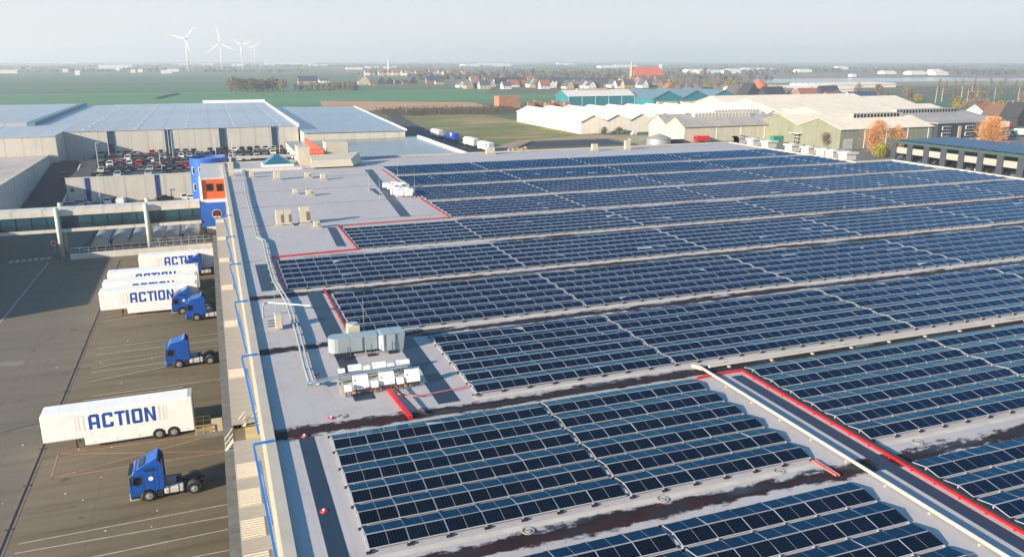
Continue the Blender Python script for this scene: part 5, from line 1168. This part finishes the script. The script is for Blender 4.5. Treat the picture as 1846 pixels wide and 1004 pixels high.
q = P(1578,284,0); oc1 = crown_mesh('crown', 11, 4200, (4.9,4.9,1.8,13.6), .62, OR1, OR2, 12, True)
place_tree('orange_tree', tuple(P(1577,279,0)), tk1, oc1, 'broad orange twigged tree against the sage green hall', 'orange twigged trees', 1.0)
place_tree('orange_tree', tuple(P(1615,277.5,0)), tk1, crown_mesh('crown', 12, 2600, (4.0,4.0,2.4,12.0), .6, OR1, OR2, 10, True), 'slimmer orange twigged tree next to the car park corner', 'orange twigged trees', .98)
place_tree('orange_tree', (303,243,0), trunk_mesh(5, 12, .4, 5), crown_mesh('crown', 13, 5200, (5.8,5.8,2.6,14.2), .7, OR1, OR2, 14, True), 'tall orange twigged tree before the dark office block', 'orange twigged trees', 1.0)
place_tree('yellow_shrub', tuple(P(1590,283.5,0)), trunk_mesh(8, 4, .15, 2), crown_mesh('crown', 14, 2600, (3.6,3.6,.3,5.2), .5, YG1, YG2, 10), 'yellow green shrub below the broad orange tree', None, 1.0)
place_tree('bare_tree', (249,279,0), trunk_mesh(9, 8, .15, 2.4, 8), crown_mesh('crown', 15, 500, (2.4,2.4,1.5,6.8), .6, BR2, BR3, 8, True), 'small bare tree before the sage green gable', None, 1.0)
for i, (x, y) in enumerate([(191,374),(199.5,374.2)]):
    t = [o for o in bpy.data.objects if o.name.startswith('dome_bush')][i]; t.location = (x, y, 0)
    o = bpy.data.objects.new('crown', crown_mesh('crown', 30+i, 700, (2.6,2.2,.2,3.4), .5, leafm('grey_leaf', (0.20,0.20,0.14)), GN, 8)); COL.objects.link(o); o.parent = t
# reusable crowns for distant trees
CB = [crown_mesh('crown', 40+i, 420, (5.2,5.2,2.2,12), 1.25, *mm, 10, False) for i, mm in enumerate([(BR1,BR2),(BR2,BR3),(RU,BR1),(BR3,BR2),(BR1,RU)])]
CY = crown_mesh('crown', 60, 420, (5,5,1.2,9), 1.25, leafm('gold_leaf', (0.33,0.22,0.03)), YG1, 9); CE = crown_mesh('crown', 61, 420, (4,4,1,11), 1.2, EV, GN, 9); CG = crown_mesh('crown', 62, 420, (5,5,1.8,12), 1.25, GN, BR3, 10)
CP_ = [crown_mesh('crown', 70+i, 260, (2.6,2.6,2,17), 1.1, BR3, GN, 9, True) for i in range(2)]
TK = [trunk_mesh(80+i, 11, .35, 5, 5) for i in range(2)]
def at_px(px, py): q = P(px, py, 0); return (q.x, q.y, 0)
def trees(lst, place_txt, group, kinds):
    for i, (px, py, s) in enumerate(lst):
        k = rnd.choice(kinds); cm = {'b': CB[rnd.randrange(5)], 'r': CB[2], 'y': CY, 'e': CE, 'g': CG, 'p': CP_[rnd.randrange(2)]}[k]
        nm = {'b':'bare_tree','r':'russet_tree','y':'golden_tree','e':'evergreen_tree','g':'budding_tree','p':'poplar_tree'}[k]
        lk = {'b':'bare brown tree','r':'russet bare tree','y':'golden yellow tree','e':'dark evergreen tree','g':'olive green budding tree','p':'slim bare poplar'}[k]
        place_tree(nm, at_px(px, py), TK[i % 2], cm, f'{lk}, {nth(i)} {place_txt}', group, s, rnd.uniform(0, 6))
trees([(416+i*9.5, 167.2-.15*i+rnd.uniform(-1,.5), rnd.uniform(1.2,1.6)) for i in range(11)], 'along the farm copse in the green field', 'trees of the farm copse', 'bbrb')
trees([(532+i*10, 164.5+rnd.uniform(-1,.5), rnd.uniform(.6,1.0)) for i in range(12)], 'along the low hedge beyond the farm copse', 'trees of the low farm hedge', 'b')
trees([(948+i*15+rnd.uniform(-4,4), 152+rnd.uniform(-4,3), rnd.uniform(.9,1.5)) for i in range(21)], 'across the village behind the greenhouses', 'village trees', 'bbrbgb')
trees([(850+i*16+rnd.uniform(-8,8), 141+rnd.uniform(-3,3), rnd.uniform(1.0,1.7)) for i in range(30)], 'in the tree belt behind the village houses', 'tree belt behind the village', 'bbgrb')
trees([(1210+i*17, 165+rnd.uniform(-5,4), rnd.uniform(.9,1.5)) for i in range(9)], 'between the village and the round red roof', 'trees by the round red roof', 'bygbr')
trees([(1545,172,1.1),(1583,180,1.2),(1600,184,.7),(1640,183,.9),(1655,184,.8),(1632,176,.9),(1700,176,.7)], 'among the houses above the cream roofs', 'trees above the cream roofs', 'gebyb')
trees([(1725+i*13, 195+rnd.uniform(-9,10), rnd.uniform(.7,1.1)) for i in range(12)], 'in the scrub above the office block', 'scrub trees above the office block', 'bbbyb')
trees([(1690+i*15+rnd.uniform(-4,4), 176+rnd.uniform(-6,6), rnd.uniform(.9,1.2)) for i in range(12)], 'in the thin poplar row before the lake fields', 'poplars before the lake fields', 'p')
trees([(720+i*8, 205+rnd.uniform(-3,6), rnd.uniform(.25,.4)) for i in range(6)], 'in the scrub at the second hall corner', 'scrub by the second hall', 'bg')
# orchard: rows of low bare fruit bushes, read as one mass
om = MB(); r_ = random.Random(5)
for i in range(5200):
    x = r_.uniform(116, 218); y = 541+(r_.randrange(9))*7.2+r_.gauss(0,.7); z = abs(r_.gauss(1.2,.9)); d = Vector((r_.gauss(0,.5), r_.gauss(0,.5), r_.uniform(.5,1.5))); e = Vector((r_.uniform(.1,.3),0,0)); p = Vector((x,y,z))
    om.poly([p-d/2-e, p+d/2-e*.4, p+d/2+e*.4, p-d/2+e])
stuff(om.build('orchard', leafm('orchard_twig', (0.10,0.085,0.055))))
# far woods: low ragged belts that read as one mass
fw = MB(); r_ = random.Random(9)
for k in range(150):
    d0 = r_.choice([1500,1900,2400,3000,3800,4800,6200,7800]); px = r_.uniform(-60,1900); c = P(px, 108+HC*FPX/d0/1.02*1.0, 0); L = d0*r_.uniform(.02,.09); hh = r_.uniform(6,15)
    if (300 < px < 420 and d0 < 2600) or (px < 640 and d0 < 2300): continue
    if px > 1340 and 900 < d0 < 1600: continue
    nn = int(L/6)+4
    for i in range(nn):
        x = c.x+r_.uniform(-L,L); y = c.y+r_.gauss(0,14); s = r_.uniform(4,10); z = hh*r_.uniform(.4,1)
        pts = [(x+s*math.cos(a)*r_.uniform(.7,1.1), y+s*math.sin(a)*r_.uniform(.7,1.1)) for a in [6.28*q/6 for q in range(6)]]; n0 = len(fw.v)
        fw.add([(a, b2, -.1) for a, b2 in pts]+[(x+(a-x)*.8, y+(b2-y)*.8, z*.75) for a, b2 in pts]+[(x, y, z)], [(q, (q+1)%6, 6+(q+1)%6, 6+q) for q in range(6)]+[(6+q, 6+(q+1)%6, 12) for q in range(6)])
stuff(fw.build('far_woods', leafm('far_wood', (0.055,0.06,0.05))))

# ================================================================== HOUSES, CHURCH, FAR BUILDINGS
WL = {'white': WHITE, 'cream': mat('house_cream', (0.55,0.48,0.36), .8), 'brick': mat('house_brick', (0.26,0.16,0.12), .85, 0, .15, .5), 'dark': mat('house_dark_timber', (0.03,0.035,0.05), .8), 'tan': mat('house_tan', (0.45,0.30,0.19), .8)}
RF = {'grey': mat('slate_roof', (0.09,0.09,0.10), .7), 'brown': mat('brown_tiles', (0.15,0.085,0.06), .8), 'red': mat('red_tiles', (0.30,0.11,0.075), .8), 'blue': mat('blue_slate', (0.035,0.06,0.12), .4), 'dark': mat('dark_tiles', (0.035,0.038,0.045), .7)}
def house(px, py, L, W, eave, rise, wall, roof, label, group=None, axis='x', chim=True, name='house', wins=True):
    x, y, _ = at_px(px, py); t = thing(name, label, 'house', (x, y, 0), 0, group)
    pr_ = [(-W/2,0),(W/2,0),(W/2,eave),(0,eave+rise),(-W/2,eave)]
    ax = 'x' if axis == 'x' else 'y'; b = MB().prism(pr_, -L/2, L/2, ax); o = bpy.data.objects.new('wall', b.mesh('wall', WL[wall])); COL.objects.link(o); o.parent = t
    sl_ = rise/(W/2); q = [(-W/2-.4,eave-.4*sl_+.03),(0,eave+rise+.03),(W/2+.4,eave-.4*sl_+.03),(W/2+.4,eave-.4*sl_+.3),(0,eave+rise+.3),(-W/2-.4,eave-.4*sl_+.3)]
    r2 = bpy.data.objects.new('roof', MB().prism(q, -L/2-.3, L/2+.3, ax).mesh('roof', RF[roof])); COL.objects.link(r2); r2.parent = t
    if chim:
        k = bpy.data.objects.new('chimney', MB().box(-.5,L*.2,eave+rise-.8,.4,L*.2+.8,eave+rise+1.2).mesh('chimney', WL['brick']) if ax == 'y' else MB().box(L*.25,-.4,eave+rise-.8,L*.25+.8,.4,eave+rise+1.2).mesh('chimney', WL['brick'])); COL.objects.link(k); k.parent = r2
    if wins:
        g_ = []
        if ax == 'x':
            for i in range(3): g_.append((-L/2+L*(i+.5)/3-.6, -W/2-.05, 1.0, -L/2+L*(i+.5)/3+.6, -W/2-.01, 2.4))
        else:
            for i in range(2): g_.append((-W/4+W/2*i-.6, -L/2-.05, 1.0, -W/4+W/2*i+.6, -L/2-.01, 2.4))
            g_.append((-.6, -L/2-.05, eave, .6, -L/2-.01, eave+1.3))
        for q in g_:
            k = bpy.data.objects.new('window', MB().box(*q).mesh('window', GLASSD)); COL.objects.link(k); k.parent = t
    return t
house(655,153,16,18,5,10,'cream','brown','cream gabled farmhouse standing at the green field edge',axis='y'); house(672,154,10,9,3,4,'tan','brown','low tan barn beside the cream gabled farmhouse')
house(687,151,10,11,4,6,'dark','blue','dark timber gabled house, one of a pair in the field row',axis='y'); house(702,151.5,9,10,4,5,'dark','dark','smaller dark timber house beside its gabled twin',axis='y')
house(744,151,14,13,4,8,'dark','blue','dark pointed house with white front frame in the field row',axis='y'); house(779,151,20,11,5,6,'brick','blue','brick house with wide blue solar roof')
house(555,152,30,14,5,7,'tan','blue','tan farm with big dark blue roof behind the low hedge'); house(584,150,16,11,4,4,'white','grey','white barn behind the low hedge'); house(475,160,14,11,4,5,'brick','brown','farmhouse half hidden inside the farm copse')
house(718,151,12,9,3,4,'tan','brown','low tan shed between the dark houses'); house(730,152,9,8,3,3,'brick','dark','low brick shed before the pointed house'); house(792,152,14,9,3,3,'cream','grey','long cream shed beside the blue solar roof')
fc = ['white','cream','brick','white','tan']; fr_ = ['brown','grey','dark','grey','red']
for i in range(27):
    px = 832+i*13.6+rnd.uniform(-3,3); wl_, rf_ = fc[rnd.randrange(5)], fr_[rnd.randrange(5) if rnd.random() < .6 else 1]
    house(px, 159.5+rnd.uniform(-3.2,1.2), rnd.uniform(11,17), rnd.uniform(9,12), rnd.uniform(3.5,5.5), rnd.uniform(5,7), wl_, rf_, f'{wl_} village house with {rf_} roof, {nth(i)} along the front village row', 'houses in the front village row', rnd.choice('xy'))
for i in range(16):
    px = 855+i*24+rnd.uniform(-6,6); wl_, rf_ = fc[rnd.randrange(5)], fr_[rnd.randrange(5)]
    house(px, 151+rnd.uniform(-3,1.5), rnd.uniform(13,20), rnd.uniform(10,13), 5, 6.5, wl_, rf_, f'{wl_} house with {rf_} roof, {nth(i)} in the back village row among trees', 'houses in the back village row', rnd.choice('xy'))
for i in range(22):
    px = 662+i*8.3; house(px, 136.5+rnd.uniform(-.6,.4)-.0*i, 13, 12, 7, 6, 'cream' if i % 4 else 'white', 'brown' if i % 3 else 'red', f'cream terrace house, {nth(i)} along the pale housing row far behind the field', 'terrace houses behind the field', 'x', False)
hall('grey_barn', 'long white and dark roofed barn complex behind the village row', 440, 1075, 560, 1120, 6, 5, 2, 'x', gw, mat('barn_dark', (0.06,0.07,0.10), .6), cat='barn'); hall('grey_barn', 'dark barn at the field end of the barn complex', 395, 1090, 432, 1130, 6, 6, 1, 'x', WL['dark'], RF['dark'], cat='barn')
q = at_px(1165,148); t = thing('church', 'red roofed church with pointed gable above the village trees', 'church', q)
for nm, me in (('nave', MB().prism([(-9,0),(9,0),(9,11),(0,24),(-9,11)], -28, 28, 'x').mesh('nave', WL['brick'])), ('roof', MB().prism([(-10,10.2),(0,24.2),(10,10.2),(10,10.8),(0,24.8),(-10,10.8)], -28.4, 28.4, 'x').mesh('roof', mat('church_red', (0.55,0.12,0.06), .7))), ('spire', MB().cyl((-30,0,0),(-30,0,22),3,3,4).cyl((-30,0,22),(-30,0,36),3.2,.1,4).mesh('spire', WL['tan'])), ('bell_turret', MB().box(26,-2,20,29,2,29).mesh('bell_turret', WHITE))):
    o = bpy.data.objects.new(nm, me); COL.objects.link(o); o.parent = t
q = at_px(1366,180); t = thing('round_barn', 'round barn with tall glowing red thatch shaped roof', 'barn', q)
for nm, me in (('wall', MB().cyl((0,0,0),(0,0,7),10,10,24).mesh('wall', WL['brick'])), ('roof', MB().cyl((0,0,7),(0,0,15),11.5,6.5,24).cyl((0,0,15),(0,0,19),6.5,.5,24).mesh('roof', mat('round_red', (0.50,0.13,0.07), .8)))):
    o = bpy.data.objects.new(nm, me); COL.objects.link(o); o.parent = t
for (px,py,L,W,e,r2,wl_,rf_,lab,ax) in [(1348,182,16,18,4,12,'dark','dark','steep dark barn beside the round red roof','y'),(1390,183,22,16,4,9,'dark','dark','wide dark roofed barn on the other side of the round red roof','x'),(1418,181,16,12,5,6,'white','grey','white house with grey roof past the dark barn','y'),
        (1437,184,12,10,4,5,'tan','red','tan gabled house before the red roofed house','y'),(1452,184,20,12,5,7,'brick','red','house with broad red roof above the cream roofs','x'),(1500,184,18,12,4,5,'brick','brown','brown roofed house behind the cream roofs','x'),
        (1490,178,22,13,5,7,'dark','dark','dark roofed barn behind the red roofed house','x'),(1520,187,14,12,4,5,'brick','blue','blue roofed house at the cream roof edge','x'),(1550,187,30,13,4,6,'white','blue','long white house with dark blue roof above the cream roofs','x'),
        (1777,214,22,13,5,4,'white','red','white house with red roof above the office trees','x'),(1795,222,12,11,5,6,'brick','brown','brick gabled house right of the red roof','y'),(1828,226,12,11,5,8,'dark','dark','dark gabled house with white verge at the frame edge','y'),(1812,216,12,10,4,5,'tan','brown','tan house behind the gabled brick house','y'),
        (1205,166,12,11,4,6,'brick','red','brick house with red roof above the teal barns','y'),(1238,170,9,9,3,6,'cream','grey','cream pointed gable above the teal barn','y'),(1272,171,14,10,4,4,'brick','blue','brick house with blue roof behind the teal barn','x'),(1322,178,18,14,4,8,'tan','grey','grey roofed barn beside the teal barn','y')]:
    house(px,py,L,W,e,r2,wl_,rf_,lab,'houses behind the cream roofs',ax)
hall('glasshouse', 'white glasshouse roofs beyond the dark roofed houses', 560, 735, 690, 800, 5, 2.5, 5, 'x', gw, gwr, cat='glasshouse')
hall('glasshouse', 'far pale glasshouse strip beside the lake', 760, 880, 900, 930, 4, 2, 4, 'x', gw, gwr, cat='glasshouse')
for i, (px, py, h) in enumerate([(1686,186,20),(1697,184,17),(1732,182,18),(1743,184,15),(1749,185,19),(1760,182,17),(1792,180,16),(1834,186,18)]):
    x, y, _ = at_px(px, py); MB().cyl((x,y,0),(x,y,h*.75),.32,.15,8).top('mast', GREYP, f'slim white mast, {nth(i)} along the row behind the scrub', 'mast', 'white masts behind the scrub')
for i, (px, py, L, h) in enumerate([(8,133,90,9),(205,124,170,14),(222,122,120,12),(77,116,300,12),(122,116,160,14),(330,118,160,10),(370,118,150,12),(523,117,520,16),(575,120,150,10),(640,126,90,8),(690,124,200,8),(880,120,400,12),(895,119,300,14),(1020,118,160,14),(1100,123,140,10),(1118,122,200,10),(1130,122,160,12),(1262,131,110,9),(1275,133,80,8),(1310,132,160,8),(1325,133,90,8),(1338,131,120,10),(1372,128,160,9),(1452,131,70,9),(1520,126,70,12),(1656,135,70,9),(1690,133,50,11),(1698,136,60,9),(1540,139,18,6),(1605,134,60,8),(118,131,20,10),(140,136,16,10),(212,128,20,10),(240,132,18,9),(253,131,20,9),(300,133,40,8),(312,130,50,8),(480,121,120,10),(430,120,100,12)]):
    x, y, _ = at_px(px, py); b = MB().box(x-L*.35,y,0,x+L*.35,y+L*.25+8,h*.7); b.prism([(y-.5,h*.7),(y+L*.125+4,h*1.05),(y+L*.25+8.5,h*.7)], x-L*.35, x+L*.35, 'x')
    b.top('far_shed', WHITE if i % 3 else gw, f'far white shed in the haze, {nth(i)} counted across the horizon', 'shed', 'white sheds far off in the haze')
x, y, _ = at_px(701,134); b = MB().cyl((x,y,0),(x,y,30),3,2.2,10).cyl((x,y,30),(x,y,42),2.2,.6,10); b.top('lattice_mast', mat('pale_tower', (0.6,0.6,0.6), .6), 'pale tower standing behind the pale housing row', 'tower')
x, y, _ = at_px(903,143); t = thing('crawler_crane', 'dark crane with its long jib raised beside the barns', 'crane', (x, y, 0))
o = bpy.data.objects.new('jib', MB().bar((0,0,3),(8,0,24),1.2,1.2).mesh('jib', DARK)); COL.objects.link(o); o.parent = t; o = bpy.data.objects.new('base', MB().box(-4,-2,0,3,2,4).mesh('base', DARK)); COL.objects.link(o); o.parent = t
q = P(732,208,0); b = MB().cyl((q.x,q.y,0),(q.x,q.y,8),.12,.08,8).box(q.x-.6,q.y-.15,8,q.x+.6,q.y+.15,8.25); b.top('lamp_post', STEEL, 'lone lamp post beside the orchard road', 'lamp post')
# wind turbines
def turbine(px, py, D, hub_py, ang, rot_px, label, yaw=-0.35):
    base = P(px, 108+HC*FPX/D, 0); Y = base.y; top = PY(px-(py-hub_py)*.118, hub_py, Y); H = top.z; r = rot_px/FPX*Y*1.0
    t = thing('wind_turbine', label, 'wind turbine', base, 0, 'wind turbines on the horizon'); X = base.x
    MB().cyl((X,Y,0),(X,Y,H),2.6,1.5,14).build('tower', mat('turbine_white', (0.80,0.78,0.74), .4), t, smooth=True)
    c, s = math.cos(yaw), math.sin(yaw); f = Vector((s, -c, 0)); u = Vector((c, s, 0))
    n = MB(); n.bar(Vector((X,Y,H+1.5))+f*-8, Vector((X,Y,H+1.5))+f*4.5, 4, 4.2); n.build('nacelle', GREYP, t, bevel=.5)
    hc = Vector((X,Y,H+1.5))+f*6.2; MB().cyl(hc-f*1.7, hc+f*1.6, 1.8, .8, 14).build('hub', MATS['turbine_white'], t)
    for k in range(3):
        a = R(ang+120*k); d = u*math.sin(a)+Vector((0,0,1))*math.cos(a); e = (u*math.cos(a)-Vector((0,0,1))*math.sin(a))
        st_ = [(0.02,1.1),(.12,2.4),(.25,3.2),(.6,2.0),(1.0,.5)]; b = MB(); v = []
        for q, wd in st_: p = hc+d*r*q; v += [p-e*wd*.35-f*.25, p+e*wd*.65-f*.25, p+e*wd*.65+f*.25, p-e*wd*.35+f*.25]
        fs = [(0,1,2,3),(16,19,18,17)]
        for i in range(4):
            for j in range(4): fs.append((4*i+j, 4*i+(j+1)%4, 4*i+4+(j+1)%4, 4*i+4+j))
        b.add(v, fs); b.build('blade', MATS['turbine_white'], t)
turbine(340.5,132,2450,71,43,26,'tallest wind turbine with two blades raised in a V'); turbine(401,128,2800,79,-5,29,'wind turbine with one blade straight up'); turbine(438.5,125,3300,83,68,21,'wind turbine with blades tilted like a leaning Y')
turbine(456,119,4300,86,-45,17,'small wind turbine in front of the overlapping distant pair'); turbine(460.5,119,4600,88,40,17,'small wind turbine at the back of the overlapping distant pair')
# a little field debris and a shed of reed stubble heaps
b = MB(); a = P(275,179,0.0); c = P(315,170,0.0); b.hexa([(a.x,a.y,0),(a.x+5,a.y,0),(c.x+5,c.y,0),(c.x,c.y,0)],[(a.x+1.5,a.y+1,1.4),(a.x+3.5,a.y+1,1.4),(c.x+3.5,c.y-1,1.4),(c.x+1.5,c.y-1,1.4)]); o = b.top('spoil_bank', mat('spoil', (0.11,0.10,0.07), .9), 'long dark spoil bank in the green field', 'bank')

# ------------------------------------------------------------------ cladding joints and weather streaks on the big sheets
def clad(name, ax, per, dk=.35, streak=.18):
    m = MATS[name]; h = NT(m); b = m.node_tree.nodes['Principled BSDF']; src = b.inputs['Base Color'].links[0].from_socket
    o = h.new('ShaderNodeNewGeometry').outputs['Position']; sp = h.new('ShaderNodeSeparateXYZ'); h.l.new(o, sp.inputs[0])
    v = sp.outputs[ax] if ax < 3 else h.math('ADD', sp.outputs[0], sp.outputs[1])
    ln = h.math('GREATER_THAN', h.math('ABSOLUTE', h.math('SUBTRACT', h.math('FRACT', h.math('DIVIDE', v, per)), 0.5)), 0.455)
    n = h.noise(h.mapping(o, (0.9, 0.9, 0.06) if ax == 3 else ((0.06, 0.9, 1) if ax == 1 else (0.9, 0.06, 1))), 1.0, 5, 0.65)
    f = h.math('SUBTRACT', 1.0, h.math('ADD', h.math('MULTIPLY', ln, dk), h.math('MULTIPLY', h.step(n, 0.42, 0.72), streak)))
    cmb = h.new('ShaderNodeCombineColor'); [h.l.new(f, cmb.inputs[i]) for i in range(3)]
    h.l.new(h.mix(1.0, src, cmb.outputs[0], 'MULTIPLY'), b.inputs['Base Color'])
for a in (('pale_panel',3,5.0,.14,.12),('hall_cream',3,2.4,.14,.2),('hall_sage',3,2.4,.14,.2),('greenhouse_white',3,3.0,.07,.08),('teal_wall',3,2.5,.15,.15),('slate_cladding',3,1.2,.2,.1),('cream_cladding',3,1.5,.15,.18),
          ('hall_roof',0,7.5,.16,.10),('hall_roof_blue',0,6.0,.12,.16),('hall_cream_roof',0,2.2,.16,.18),('hall_grey_roof',0,2.2,.16,.25),('greenhouse_roof',1,3.2,.12,.12),('wet_roof',0,9.0,.14,.2),('bridge_white',0,5.2,.15,.16),('low_wing_roof',0,4.0,.1,.2),('trailer_white',0,1.36,.05,.07),('blue_cladding',3,1.6,.12,.1),('orange_cladding',3,1.2,.1,.1)): clad(*a)
# ================================================================== HAZE
hz = MB().box(-9500,-1400,-1.3,9500,15500,185).build('haze'); hz['kind'] = 'stuff'
hm = bpy.data.materials.new('haze'); hm.use_nodes = True; t_ = hm.node_tree; t_.nodes.clear()
vo = t_.nodes.new('ShaderNodeVolumePrincipled'); ou = t_.nodes.new('ShaderNodeOutputMaterial'); t_.links.new(vo.outputs[0], ou.inputs['Volume'])
vo.inputs['Color'].default_value = (0.87, 0.93, 0.98, 1); vo.inputs['Density'].default_value = 0.00022; vo.inputs['Anisotropy'].default_value = 0.2
hz.data.materials.append(hm)
